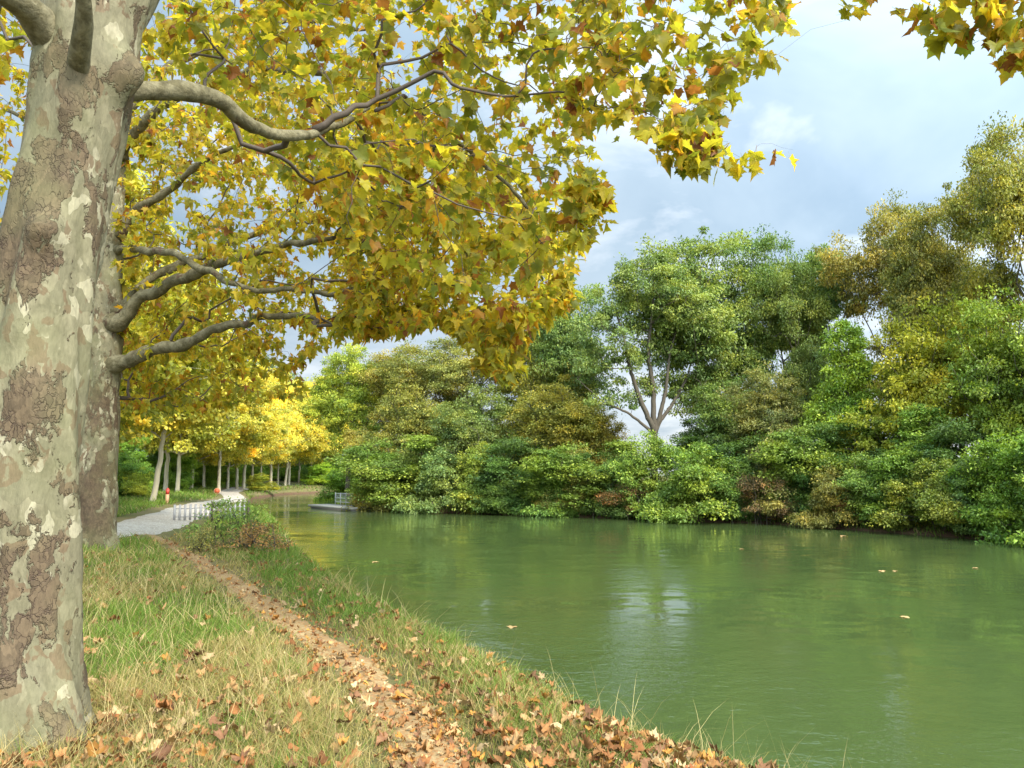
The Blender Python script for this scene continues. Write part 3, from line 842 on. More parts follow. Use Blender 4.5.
# loose tree with visible limbs
PROTO['loose'] = wood_proto(3, rl(gp, 10, (0, 0), 3.6, 1.5, (5, 11.5)) + [(0, 0, 11.8, 1.4, 1.4, 1.2)], 430, 48, .22, .55, 4.5, .2, autumn=.22)
PROTO['forked'] = wood_proto(23, [(-3.2, 0, 8.6, 1.6, 2, 1.2), (2.6, .4, 9.0, 2.2, 2, 1.6), (0, 0, 11.2, 2.6, 2.2, 1.5), (-1.4, 1.2, 10.0, 1.9, 1.8, 1.2), (1.2, -1, 10.2, 1.8, 1.8, 1.3),
                              (3.9, .3, 6.9, 1.0, 1.3, .8), (-4.0, 0, 6.9, .9, 1.2, .6), (-3.2, .5, 5.2, .9, .9, .4), (.3, 1.0, 8.0, 1.4, 1.2, .7), (-1.6, 0, 7.2, 1.0, .9, .6), (.8, .6, 6.2, 1.6, .9, .8), (-1.6, .7, 5.8, 1.3, .8, .7), (2.4, .2, 5.4, 1.1, 1.0, .7)], 470, 44, .22, .5, 3.6, .25, bf=.3, twig=.014, autumn=.15,
                              skel=[(6, [(-.25, 0, 4.3), (-.9, .1, 5.6), (-1.5, 0, 7.2), (-1.9, 0, 8.8), (-2.3, .2, 10)], .15, .05), (6, [(.05, .1, 4.4), (.1, .2, 6), (-.1, .3, 7.8), (.1, .2, 9.5), (.2, 0, 11)], .16, .04),
                                    (6, [(.3, 0, 4.3), (.75, -.1, 5.8), (1.0, -.2, 7.6), (1.6, -.2, 9.2)], .13, .04), (6, [(-.5, .1, 4.0), (-1.6, .2, 4.7), (-2.8, .3, 5.1), (-3.6, .3, 5.6)], .08, .03), (6, [(.4, .1, 4.2), (1.5, .2, 5.4), (2.5, .3, 6.8), (3.0, .3, 8.4)], .11, .03), (5, [(.2, .4, 4.0), (.5, .9, 5.6), (.6, 1.2, 7.4)], .08, .03)])
# middle tree, 8 m
PROTO['round'] = wood_proto(4, rl(gp, 7, (0, 0), 1.9, 1.6, (2.2, 6.2)) + [(0, 0, 6.6, 1.6, 1.6, 1.4), (0, 0, 4, 1.8, 1.8, 2.4)], 520, 44, .19, .46, 2.2, .13)
PROTO['cone'] = wood_proto(5, [(0, 0, 2.2, 1.9, 1.9, 1.4), (.2, 0, 3.9, 1.6, 1.6, 1.4), (-.1, .1, 5.5, 1.2, 1.2, 1.3), (0, 0, 7.0, .8, .8, 1.2)], 420, 46, .20, .42, 2.0, .11)
PROTO['billow'] = wood_proto(6, rl(gp, 10, (0, 0), 2.6, 1.3, (1.0, 6.0)) + rl(gp, 4, (0, 0), 2.8, 1.1, (.4, 1.6)) + [(0, 0, 5.5, 1.8, 1.8, 1.5)], 600, 42, .18, .48, 1.6, .12, nstem=3, autumn=.25, spray=.25)
# shrubs 3-4 m
PROTO['shrub'] = wood_proto(7, rl(gp, 7, (0, 0), 1.3, .85, (.4, 2.6)) + rl(gp, 5, (0, 0), 1.7, .7, (.1, .8)) + [(0, 0, 2.6, .9, .9, .8)], 330, 44, .145, .36, .7, .05, nstem=4, twig=.007)
PROTO['shrub_b'] = wood_proto(8, rl(gp, 8, (0, 0), 1.6, .7, (.3, 2.3)) + rl(gp, 6, (0, 0), 2.0, .6, (.0, .6)) + [(.1, 0, 2.2, 1, 1, .8)], 330, 46, .16, .36, .6, .045, nstem=5, twig=.007, spray=.3)
PROTO['ivy'] = wood_proto(9, rl(gp, 9, (0, 0), 1.5, .8, (.5, 3.0)) + rl(gp, 5, (0, 0), 1.7, .7, (.1, .8)), 400, 60, .12, .36, .8, .05, nstem=4, twig=.007, autumn=.03)
PROTO['bare'] = wood_proto(10, rl(gp, 8, (0, 0), 1.5, .8, (.6, 2.4)), 420, 12, .12, .4, .5, .035, nstem=7, twig=.009, autumn=.4)
# far plane trees of the avenue
PROTO['avenue'] = wood_proto(11, rl(gp, 10, (0, 0), 3.2, 2.0, (4.6, 10)) + [(0, 0, 10.5, 2.2, 2.2, 1.8), (0, 0, 5.1, 3.6, 3.6, 1.9)], 560, 44, .30, .7, 4.2, .155, autumn=.06, bark=M_PALE, spray=.35, width=.42, leafmat=M_WOODLEAF2)
PROTO['avenue_b'] = wood_proto(12, rl(gp, 10, (.6, 0), 3.4, 1.9, (4.6, 9)) + [(.6, 0, 9.5, 2.2, 2.2, 1.8), (.8, 0, 5.2, 3.3, 3.3, 1.4)], 540, 46, .30, .7, 3.8, .15, lean=.14, autumn=.06, bark=M_PALE, spray=.35, width=.42, leafmat=M_WOODLEAF2)

def plant(name, proto, loc, s, rz, col, label, cat, group=None, sxy=None, parts=('trunk', 'crown'), kcol=(1, 1, 1)):
    w, c = PROTO[proto]
    e = empty(name, loc, label, cat, group, rz)
    sx = sxy if sxy else s
    e.scale = (sx, sx, s)
    obj(parts[0], w, e)
    k = obj(parts[1], c, e); k.color = (col[0] * kcol[0], col[1] * kcol[1], col[2] * kcol[2], 1)
    return e

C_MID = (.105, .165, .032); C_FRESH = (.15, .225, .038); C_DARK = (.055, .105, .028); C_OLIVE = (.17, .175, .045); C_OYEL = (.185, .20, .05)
C_YEL = (.25, .25, .035); C_BROWN = (.15, .10, .05); C_BLUE = (.095, .16, .05); C_PLANE = (.50, .43, .075); C_PLANE2 = (.66, .56, .12); C_PLANE3 = (.47, .43, .075)

def bank_y(px):
    return np.interp(px, [300, 370, 470, 557, 650, 760, 880, 1010, 1200], [56, 49, 45, 41.6, 38.6, 35.4, 31, 26, 20])

HT = {'forked': 12.7, 'tall': 12.9, 'tall_b': 13.0, 'loose': 12.9, 'round': 7.9, 'cone': 8.1, 'billow': 7.0, 'shrub': 3.5, 'shrub_b': 3.1, 'ivy': 3.8, 'bare': 3.2, 'avenue': 12.3, 'avenue_b': 11.4}
WD = {'forked': 9.5, 'tall': 10, 'tall_b': 9.4, 'loose': 9.6, 'round': 6.6, 'cone': 4.2, 'billow': 7.2, 'shrub': 4.0, 'shrub_b': 4.4, 'ivy': 4.3, 'bare': 4.3, 'avenue': 10, 'avenue_b': 10}
gw = np.random.default_rng(5)
def wood(name, proto, px, top, back, wpx, col, label, cat='tree', group='woodland trees on the far bank'):
    """back = metres behind the far water's edge"""
    Y = float(bank_y(px)) + back
    x = (px - 512) / F * Y
    x = float(at(px, 480, Y)[0]); z = float(terrain(x, Y)[0])
    h = float(at(px, top, Y)[2]) - z
    s = h / HT[proto]; w = wpx / F * Y / WD[proto]
    w = min(max(w, s * .55), s * 1.9)
    shrubby = proto in ('shrub', 'shrub_b', 'ivy', 'bare')
    plant(name, proto, (x, Y, z - .05), s, gw.uniform(0, 6.28), col, label, cat, group, sxy=w, parts=('stem', 'foliage') if shrubby else ('trunk', 'crown'), kcol=(1.92, 1.62, 1.45))

W = 'broadleaf_tree'
wood(W, 'tall', 348, 345, 9, 110, (.17, .23, .035), 'bright green tree hanging over the bend beside the pontoon railing')
wood(W, 'tall_b', 405, 346, 12, 130, C_OLIVE, 'pale olive tree behind the willow-like shrub at the bend')
wood(W, 'billow', 408, 385, 4, 110, (.14, .165, .045), 'soft olive green tree sweeping down to the water next to the pontoon')
wood(W, 'tall_b', 452, 338, 11, 140, (.14, .165, .05), 'grey green tree with a thin dark trunk showing through')
wood(W, 'billow', 480, 385, 4, 120, (.10, .15, .05), 'blue green tree bulging forward over the bank')
wood(W, 'tall', 525, 316, 14, 150, (.20, .235, .055), 'pale yellow green tree rising behind the olive thicket')
wood(W, 'billow', 556, 385, 5, 150, C_OYEL, 'straw coloured olive tree in the middle of the thicket')
wood(W, 'tall', 578, 282, 10, 130, (.095, .155, .045), 'dense green tree left of the forked trunk')
wood(W, 'forked', 655, 258, 4, 165, (.105, .16, .05), 'tree with a bare forked trunk against a gap of sky')
wood(W, 'tall', 715, 232, 9, 190, (.105, .16, .045), 'tall rounded green tree that tops the middle of the wood')
wood(W, 'tall_b', 775, 238, 12, 150, (.09, .15, .045), 'green tree sharing the rounded crest right of the tallest crown')
wood(W, 'round', 772, 365, 3.2, 110, (.125, .145, .05), 'greyish olive dome shaped tree below the tall crowns')
wood(W, 'cone', 852, 322, 4, 90, (.15, .24, .04), 'narrow light green tree pointing up like a cone')
wood(W, 'loose', 832, 245, 14, 120, C_MID, 'thin dark green tree seen in the dip of the skyline')
wood(W, 'tall_b', 905, 205, 12, 150, (.15, .155, .045), 'brownish olive tree rising towards the right')
wood(W, 'tall', 965, 190, 9, 150, (.14, .155, .04), 'olive tree with reddish twigs on the slope of the skyline')
wood(W, 'tall_b', 1035, 128, 7, 180, (.155, .17, .035), 'tallest yellowing tree at the right edge')
wood(W, 'tall', 1120, 120, 8, 200, C_OLIVE, 'olive tree standing past the right edge of the view')
wood(W, 'round', 935, 300, 4.5, 150, (.19, .225, .03), 'yellow green spreading tree in front of the olive crowns')
wood(W, 'round', 1010, 290, 4.0, 150, (.12, .185, .03), 'fresh green tree with yellow tips leaning over the right bank')
wood(W, 'loose', 985, 330, 8, 140, C_MID, 'shady green tree with white sky showing between its limbs')
wood(W, 'round', 1100, 300, 4, 150, C_FRESH, 'fresh green tree just past the right edge of the view')
wood(W, 'round', 722, 375, 6, 110, C_BLUE, 'blue green low tree under the tall rounded crown')
wood(W, 'round', 603, 408, 6, 80, C_OLIVE, 'small brownish olive tree left of the sky gap')

S = 'shrub'; GS = 'shrubs along the far water edge'
wood(W, 'round', 555, 340, 9, 120, (.15, .175, .045), 'olive tree filling the hollow left of the dense green tree')
wood(W, 'tall_b', 800, 262, 10, 110, (.10, .15, .04), 'green tree between the rounded crest and the dip of the skyline')
def sh(proto, px, top, back, wpx, col, label): wood(S, proto, px, top, back - .25, wpx * 1.3, col, label, 'shrub', GS)
sh('shrub_b', 382, 462, .2, 56, (.17, .175, .05), 'yellowish willow shrub trailing in the water next to the pontoon')
sh('shrub', 405, 450, .7, 60, (.12, .17, .045), 'mid green shrub right of the trailing willow shrub')
sh('shrub_b', 440, 445, .8, 70, (.10, .16, .055), 'grey green arching shrub at the narrow part of the bank')
sh('shrub', 480, 440, .7, 60, (.16, .21, .04), 'lime green shrub with a pale top over dark water')
sh('ivy', 512, 452, .6, 60, (.06, .12, .03), 'deep green shrub below the straw coloured tree')
sh('shrub_b', 545, 455, .7, 60, (.09, .165, .035), 'grass green shrub spreading low over the edge')
sh('shrub', 572, 448, .8, 50, (.14, .16, .045), 'olive shrub between green and ivy dark bushes')
sh('ivy', 602, 440, .8, 70, C_DARK, 'ivy dark mound of glossy leaves at the water')
sh('shrub', 652, 428, .8, 70, (.125, .195, .04), 'bright green bush below the forked trunk')
sh('bare', 628, 478, .3, 50, C_BROWN, 'brown twiggy bush at the foot of the dark mound')
sh('shrub_b', 700, 440, .8, 90, (.105, .175, .035), 'large emerald bush leaning over the water')
sh('shrub', 735, 455, .6, 60, (.09, .155, .035), 'emerald bush continuing right of the large one')
sh('bare', 762, 468, .4, 65, (.16, .12, .07), 'nearly leafless brown thicket at the bank')
sh('shrub', 775, 430, 1.6, 70, (.13, .15, .055), 'pale grey green bush above the leafless thicket')
sh('ivy', 812, 440, .9, 60, (.05, .115, .03), 'dark green bush right of the leafless thicket')
sh('shrub_b', 830, 462, .5, 60, (.14, .15, .045), 'tan green bush with a brown tuft at its foot')
sh('bare', 852, 490, .2, 30, (.24, .12, .07), 'small reddish dead bush at the waterline')
sh('shrub', 868, 450, .8, 70, (.10, .165, .04), 'green bush right of the reddish dead bush')
sh('shrub', 905, 440, .8, 80, (.10, .17, .03), 'leafy green bush over a strip of red earth')
sh('cone', 925, 405, 2.0, 70, (.12, .21, .05), 'pale green young tree with upright plumes')
sh('shrub_b', 940, 455, .4, 80, (.12, .165, .035), 'olive green bush draping over the earth bank')
sh('ivy', 972, 440, .9, 70, (.085, .15, .045), 'cool green bush near the right end of the bank')
sh('shrub', 1000, 430, .7, 90, (.11, .19, .03), 'light green bush reaching the water at the right')
sh('shrub_b', 1045, 420, .5, 110, (.10, .18, .03), 'green bush at the right edge hanging to the water')
sh('shrub', 1110, 410, .6, 110, C_FRESH, 'green bush past the right edge of the view')
# understorey behind the first shrubs closes the wood
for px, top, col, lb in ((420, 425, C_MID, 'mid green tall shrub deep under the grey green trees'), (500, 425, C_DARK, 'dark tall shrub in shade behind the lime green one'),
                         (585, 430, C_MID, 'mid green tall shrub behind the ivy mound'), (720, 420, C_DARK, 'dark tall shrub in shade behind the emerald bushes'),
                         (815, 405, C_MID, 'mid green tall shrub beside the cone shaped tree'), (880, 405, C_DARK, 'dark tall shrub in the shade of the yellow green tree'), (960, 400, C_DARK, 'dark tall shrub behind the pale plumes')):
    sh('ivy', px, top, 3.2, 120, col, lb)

# avenue of yellow planes round the bend
GA = 'yellow plane trees of the avenue beyond the towpath'
AV = 'avenue_tree'
def avenue(proto, px, basey, s, col, rz, label, d=None, sxy=None, dxy=None):
    if d is None: p = ground(px, basey, .7)
    else:
        p = at(px, 480, d); p[2] = float(terrain(p[0], p[1])[0])
    s *= [.9, 1.08, .84, 1.0, 1.15, .94][int(px) % 6]
    plant(AV, proto, (p[0], p[1], p[2] - .05), s, rz, col, label, 'tree', GA, sxy=sxy)
avenue('avenue', 84, 0, 1.0, C_PLANE3, 1.0, 'plane tree hidden behind the second trunk with olive yellow crown', d=23.5)
avenue('avenue', 86, 0, 1.05, C_PLANE, 2.4, 'golden crowned plane tree standing third behind the second trunk', d=32)
avenue('avenue_b', 60, 0, 1.05, C_PLANE, 4.4, 'golden crowned plane tree deep behind the two big trunks', d=42)
avenue('avenue_b', 153, 502, 1.0, C_PLANE, -.3, 'plane tree with a pale leaning trunk beside the red topped post')
avenue('avenue', 166, 0, 1.0, C_PLANE, 5.2, 'slim plane tree just right of the leaning trunk', d=62)
avenue('avenue', 178, 0, .95, C_PLANE3, 3.0, 'grey stemmed plane tree above the bare earth of the towpath', d=60)
avenue('avenue', 192, 0, 1.05, C_PLANE, 4.0, 'plane tree in the shade left of the round orange sign', d=72)
avenue('avenue', 204, 0, 1.0, C_PLANE2, .4, 'plane tree with pale trunk next behind the shaded one', d=78)
avenue('avenue_b', 219, 0, 1.1, C_PLANE, 2.0, 'dark trunked plane tree right behind the round orange sign', d=70)
avenue('avenue', 237, 0, 1.0, C_PLANE2, 1.4, 'bright cream trunk, first of three sunlit planes by the water', d=80)
avenue('avenue', 244, 0, 1.0, C_PLANE2, 5.0, 'bright cream trunk, middle of three sunlit planes by the water', d=83)
avenue('avenue', 252, 0, 1.05, C_PLANE2, 3.3, 'bright cream trunk, last of three sunlit planes by the water', d=86)
avenue('avenue', 271, 0, 1.05, C_PLANE2, .9, 'lone thick plane trunk right of the three sunlit ones', d=93)
avenue('avenue_b', 285, 0, 1.1, C_PLANE, 1.2, 'brown plane trunk leaning right on the far bend', d=97)
avenue('avenue', 289, 0, 1.05, C_PLANE2, 2.7, 'white sunlit plane trunk beside the leaning brown one', d=100)
avenue('avenue', 299, 0, 1.05, C_PLANE, 4.9, 'slender plane trunk before the forked tree', d=104)
avenue('avenue_b', 309, 0, 1.0, (.26, .27, .04), 5.9, 'forked green yellow plane tree at the end of the avenue', d=106)
avenue('avenue', 322, 0, 1.1, C_PLANE2, 1.1, 'last yellow plane tree of the avenue, next to the green trees', d=108)
avenue('tall', 350, 0, 1.3, (.14, .22, .035), 1.1, 'big green tree closing the canal behind the pontoon', d=112)
avenue('tall', 385, 0, 1.3, (.12, .19, .035), 3.1, 'green tree closing the canal behind the bright bend tree', d=112)
avenue('tall_b', 262, 0, 1.25, (.13, .18, .03), 2.1, 'dark green tree seen between the avenue trunks', d=120)
avenue('tall_b', 215, 0, 1.2, (.12, .17, .03), .1, 'green tree in the background of the shaded avenue trunks', d=98)
for px_, d_, lb_ in ((160, 70, 'thin plane trunk between the leaning trunk and its slim neighbour'), (185, 80, 'thin plane trunk between the grey stem and the shaded plane'), (198, 88, 'thin plane trunk left of the dark trunked plane'),
                     (228, 78, 'thin plane trunk right of the dark trunked plane'), (261, 92, 'thin plane trunk between the sunlit three and the lone thick one'), (278, 100, 'thin plane trunk left of the brown leaning one')):
    avenue('avenue', px_, 0, .95, C_PLANE2 if px_ > 220 else C_PLANE, px_ * .7, lb_, d=d_, sxy=.85)
# bushes left of the towpath and on the far bend
GB = 'bushes beyond the towpath'
def bush(proto, px, y, s, col, label, sxy=None, d=None):
    p = ground(px, y, .8) if d is None else at(px, 480, d)
    p[2] = float(terrain(p[0], p[1])[0])
    plant('bush', proto, (p[0], p[1], p[2] - .05), s, gw.uniform(0, 6), col, label, 'bush', GB, sxy=sxy, parts=('stem', 'foliage'), kcol=(2.0, 1.9, 1.2))
bush('shrub', 120, 502, .8, C_BLUE, 'blue green bush at the left behind the second trunk', 1.0, d=46)
bush('shrub_b', 138, 502, .62, (.19, .22, .05), 'low yellow green bush beside the blue green one', .8, d=46)
bush('ivy', 105, 502, 1.3, C_MID, 'tall green bush tight behind the second trunk', 1.3, d=50)
bush('ivy', 165, 500, 1.1, C_MID, 'green bush in shade right of the leaning trunk', 1.2, d=66)
bush('ivy', 185, 500, 1.2, C_MID, 'green hedge bush behind the grey stem', 1.7, d=82)
bush('ivy', 207, 500, 1.3, C_MID, 'green hedge bush left of the dark trunk', 1.8, d=88)
bush('shrub', 260, 500, .55, (.15, .16, .03), 'olive tuft on the bank under the sunlit trunks', .9, d=80)
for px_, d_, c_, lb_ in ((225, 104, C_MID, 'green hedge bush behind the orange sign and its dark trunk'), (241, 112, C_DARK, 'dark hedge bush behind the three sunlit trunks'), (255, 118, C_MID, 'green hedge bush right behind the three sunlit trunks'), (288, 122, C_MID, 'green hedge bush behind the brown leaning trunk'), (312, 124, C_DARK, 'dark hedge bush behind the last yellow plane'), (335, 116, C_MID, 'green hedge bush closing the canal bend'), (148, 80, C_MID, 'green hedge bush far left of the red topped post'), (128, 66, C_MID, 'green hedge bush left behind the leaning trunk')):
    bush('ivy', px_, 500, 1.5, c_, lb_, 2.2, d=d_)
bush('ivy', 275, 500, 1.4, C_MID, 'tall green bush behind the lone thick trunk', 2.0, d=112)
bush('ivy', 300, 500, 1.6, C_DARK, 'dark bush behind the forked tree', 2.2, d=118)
bush('shrub', 322, 495, .9, C_FRESH, 'green bush on the bank left of the pontoon', 1.6, d=104)
bush('shrub', 345, 495, 1.2, C_MID, 'green bush behind the pontoon railing', 1.6, d=70)

# ------------------------------------------------------------------ grass, litter
def trail_dist(P): return pdist(P, trail_c[::4])
def tow_dist(P): return pdist(P, tow_c[::3])
def edge_s(P):
    ins = inpoly(P, POLY); return np.where(ins, -1, 1) * pdist(P, LEFT)

def sample_ground(n, r0, r1, a0, a1, g):
    r = np.exp(g.uniform(math.log(r0), math.log(r1), n)); a = g.uniform(a0, a1, n)
    return np.stack([r * np.sin(a), r * np.cos(a)], 1)

def blades(name, P, L, Wd, lean, col, g, droop=.5, kind='stuff', extra=0):
    n = len(P); z = terrain(P[:, 0], P[:, 1]) - .01
    az = g.uniform(0, 6.28, n); ld = np.stack([np.cos(az), np.sin(az)], 1) * lean[:, None]
    sd = g.uniform(0, 6.28, n); sx, sy = np.cos(sd) * Wd, np.sin(sd) * Wd
    ts = np.array([0, .38, .72, 1.0]); ws = np.array([1, .85, .55, 0])
    V = []
    for t, w in zip(ts, ws):
        cx = P[:, 0] + ld[:, 0] * L * t ** 1.7; cy = P[:, 1] + ld[:, 1] * L * t ** 1.7
        cz = z + L * (t - droop * lean * t * t * .6)
        if w > 0:
            V.append(np.stack([cx - sx * w, cy - sy * w, cz], 1)); V.append(np.stack([cx + sx * w, cy + sy * w, cz], 1))
        else: V.append(np.stack([cx, cy, cz], 1))
    V = np.stack(V, 1).reshape(-1, 3); b = np.arange(n)[:, None] * 7
    Q = np.vstack([b + np.array([0, 1, 3, 2]), b + np.array([2, 3, 5, 4])]); T = b + np.array([4, 5, 6])
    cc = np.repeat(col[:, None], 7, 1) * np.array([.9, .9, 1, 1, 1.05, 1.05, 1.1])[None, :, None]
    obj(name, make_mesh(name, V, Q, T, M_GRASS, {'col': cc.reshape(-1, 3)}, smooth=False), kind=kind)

gg = np.random.default_rng(21)
def green_patch(P): return fbm(P[:, 0] * .85 + 4, P[:, 1] * .6, 71, 4)
# short turf
P = sample_ground(520000, 2.2, 110, -1.05, .75, gg)
s = edge_s(P); td = trail_dist(P); wd = tow_dist(P); rr = np.hypot(*P.T)
ok = (s > -.35) & (wd > 1.35) & (gg.uniform(0, 1, len(P)) < np.clip((td - .10 - .22 * (fbm(P[:, 0] * 3, P[:, 1] * 3, 33) - .5)) / .22, .02, 1))
P, rr, td, s = P[ok], rr[ok], td[ok], s[ok]
gpn = green_patch(P); left = (P[:, 0] < -14) | (rr > 28)
pg = np.clip((gpn - .41) / .14, .16, .97); pg = np.where(left, np.clip(pg + .6, 0, 1), pg)
pg = np.where((s < 1.3) & ~left, np.clip(pg + .3, 0, .97), pg); pg = np.where(td < .5, pg * .4, pg)
isg = gg.uniform(0, 1, len(P)) < pg
gcol = np.where((gg.uniform(0, 1, len(P)) < .6)[:, None], (.12, .205, .03), (.18, .235, .042)) * gg.uniform(.7, 1.3, (len(P), 1))
scol = np.where((gg.uniform(0, 1, len(P)) < .5)[:, None], (.40, .315, .125), (.30, .255, .085)) * gg.uniform(.7, 1.25, (len(P), 1))
col = np.where(isg[:, None], gcol, scol)
hN = fbm(P[:, 0] * 1.6, P[:, 1] * 1.6, 81)
Lb = gg.uniform(.07, .23, len(P)) * (.55 + 1.0 * hN) * np.where(td < .45, .5, 1) * np.where(isg, 1.05, 1) * np.clip(.75 + rr * .02, .8, 1.3)
blades('grass', P, Lb, .0021 * np.clip(rr / 4.5, .75, 16), gg.uniform(.2, 1.3, len(P)), col, gg)
# long straw coloured stalks
P = sample_ground(52000, 2.6, 26, -.85, .6, gg)
s = edge_s(P); td = trail_dist(P); wd = tow_dist(P)
pr = np.where((s < .35) & (s > -.3), .32, np.where((s > 1.6) & (td > .45), .5, .1)) * np.clip(1.6 - 1.6 * np.abs(fbm(P[:, 0] * .7, P[:, 1] * .7, 91) - .62) * 3, .1, 1)
ok = (s > -.3) & (wd > 1.4) & (td > .3) & (gg.uniform(0, 1, len(P)) < pr); P = P[ok]; s = s[ok]; rr = np.hypot(*P.T)
col = np.array((.46, .37, .17)) * gg.uniform(.65, 1.25, (len(P), 1))
blades('dry_grass', P, gg.uniform(.16, .42, len(P)) * np.where(s < .35, gg.choice([.6, .9, 1.35], len(P)), 1.0), .0016 * np.clip(rr / 4.5, .8, 6), gg.uniform(.2, 1.0, len(P)), col, gg, .6)

# fallen leaves: ground cover
LP = np.array([(.34, .165, .06), (.38, .225, .095), (.27, .115, .04), (.46, .32, .165), (.20, .10, .05), (.42, .20, .045), (.31, .11, .04)])
def litter(name, n_try, prob, size, lift, g, r1=24):
    P = sample_ground(n_try, 2.4, r1, -.85, .62, g); keep = g.uniform(0, 1, len(P)) < prob(P); P = P[keep]; n = len(P)
    z = terrain(P[:, 0], P[:, 1]) + lift(P) * g.uniform(.3, 1.2, n)
    pos = np.column_stack([P, z])
    az = g.uniform(0, 6.28, n); D = np.stack([np.cos(az), np.sin(az), g.normal(0, .3, n)], 1)
    N = g.normal(0, .42, (n, 3)); N[:, 2] += 1
    S = g.uniform(.5, 1.15, n) * size
    k = g.choice(len(LP), n, p=[.25, .22, .16, .14, .1, .1, .03]); c = LP[k] * g.uniform(.55, 1.1, (n, 1)) * (1.45 if size < .05 else 1.1); tp = c * g.uniform(.6, 1.05, (n, 1))
    ts = [plane_leaf_template(g.uniform(.0, 1.1), g.uniform(-1.6, 1.6), g.uniform(.05, .2), False, True) for _ in range(24)]
    for q, (V, T, e) in enumerate(ts):
        V[:, 0] *= g.uniform(.55, 1.0); V[:, 2] += g.normal(0, .07, len(V)) + .25 * g.uniform(-1, 1) * np.sin(V[:, 0] * 5 + q); V[:, :2] += g.normal(0, .035, (len(V), 2))
    which = g.integers(0, len(ts), n); VV, TT, CC, m0 = [], [], [], 0
    for t in range(24):
        m = which == t
        if not m.any(): continue
        V, T = stamp(ts[t], pos[m], D[m], N[m], S[m]); e = np.clip(ts[t][2], 0, 1)[None, :, None]
        VV.append(V); TT.append(T + m0); CC.append((c[m][:, None] * (1 - e) + tp[m][:, None] * e).reshape(-1, 3)); m0 += len(V)
    obj(name, make_mesh(name, np.vstack(VV), None, np.vstack(TT), M_LITTER, {'col': np.vstack(CC)}, smooth=False), kind='stuff')
def pl(P):
    s = edge_s(P); td = trail_dist(P); w = tow_dist(P); y = P[:, 1]
    p = .13 + .3 * (fbm(P[:, 0] * 1.2, P[:, 1] * 1.2, 55) > .55)
    p = np.where((s > -.1) & (s < 1.4), .40 + .6 * np.clip((7.2 - y) / 2.6, 0, 1), p)
    p = np.where(td < .34, .26, p)
    p = np.where(np.hypot(P[:, 0] - b1[0], P[:, 1] - b1[1]) < .95, .7, p)
    return p * (s > -.2) * (w > 1.0)
litter('fallen_leaves', 17000, pl, .079, lambda P: np.where(trail_dist(P) < .28, .04, .085), gg)
def pl2(P): return np.where(trail_dist(P) < .27, .65, .05) * (edge_s(P) > 0)
litter('leaf_fragments', 42000, pl2, .038, lambda P: np.full(len(P), .036), gg, 20)

# ------------------------------------------------------------------ leaves afloat
for i, (px, py, sz, lb) in enumerate(((905, 617, .20, 'curled tan leaf floating alone on open green water'), (882, 571, .22, 'larger of two tan leaves afloat close together far out'), (895, 571, .15, 'smaller of two tan leaves afloat close together far out'),
                                  (843, 536, .3, 'pale leaf drifting close under the far red earth bank'), (742, 549, .18, 'tiny pale leaf afloat below the leafless thicket'), (975, 568, .2, 'brown leaf afloat near the right end of the water'), (375, 562, .25, 'pale leaf drifting near the near bank bushes'), (512, 627, .2, 'brown leaf afloat beside the tall bank grass'))):
    p = onz(px, py, .008)
    gl = np.random.default_rng(200 + i)
    V, T, e = plane_leaf_template(.10, .12, .04, False, True)
    c = np.tile(np.array((.42, .27, .12)) * gl.uniform(.8, 1.3), (len(V), 1))
    me = make_mesh('floating_leaf', (V - np.array([0, .4, -.02])) * sz * .62, None, T, M_LITTER, {'col': c})
    obj('floating_leaf', me, None, p, gl.uniform(0, 6), lb, 'leaf', 'leaves floating on the canal')

# ------------------------------------------------------------------ bushes on the near bank
def near_bush(px, y, col, label, proto, s, sxy):
    p = ground(px, y, .6)
    plant('bank_bush', proto, (p[0], p[1], p[2] - .05), s, 1.0, col, label, 'bush', 'bushes on the near bank', sxy=sxy, parts=('stem', 'foliage'))
PROTO['weed'] = wood_proto(31, rl(gp, 8, (0, 0), .6, .28, (.3, .95)), 210, 4, .085, .13, .25, .012, nstem=6, twig=.004, autumn=.25)
PROTO['weed_b'] = wood_proto(32, rl(gp, 9, (0, 0), .7, .25, (.15, .7)), 240, 3, .065, .13, .2, .012, nstem=7, twig=.004, autumn=.4)
near_bush(228, 549, (.24, .33, .08), 'leafy green bush beside the bare trail at the bank edge', 'weed', 1.1, 1.15)
near_bush(262, 552, (.34, .20, .09), 'reddish brown bush overhanging the yellow reflection', 'weed_b', 1.0, 1.35)
near_bush(208, 553, (.28, .26, .09), 'low olive bush next to the trail left of the leafy one', 'weed_b', .8, .8)

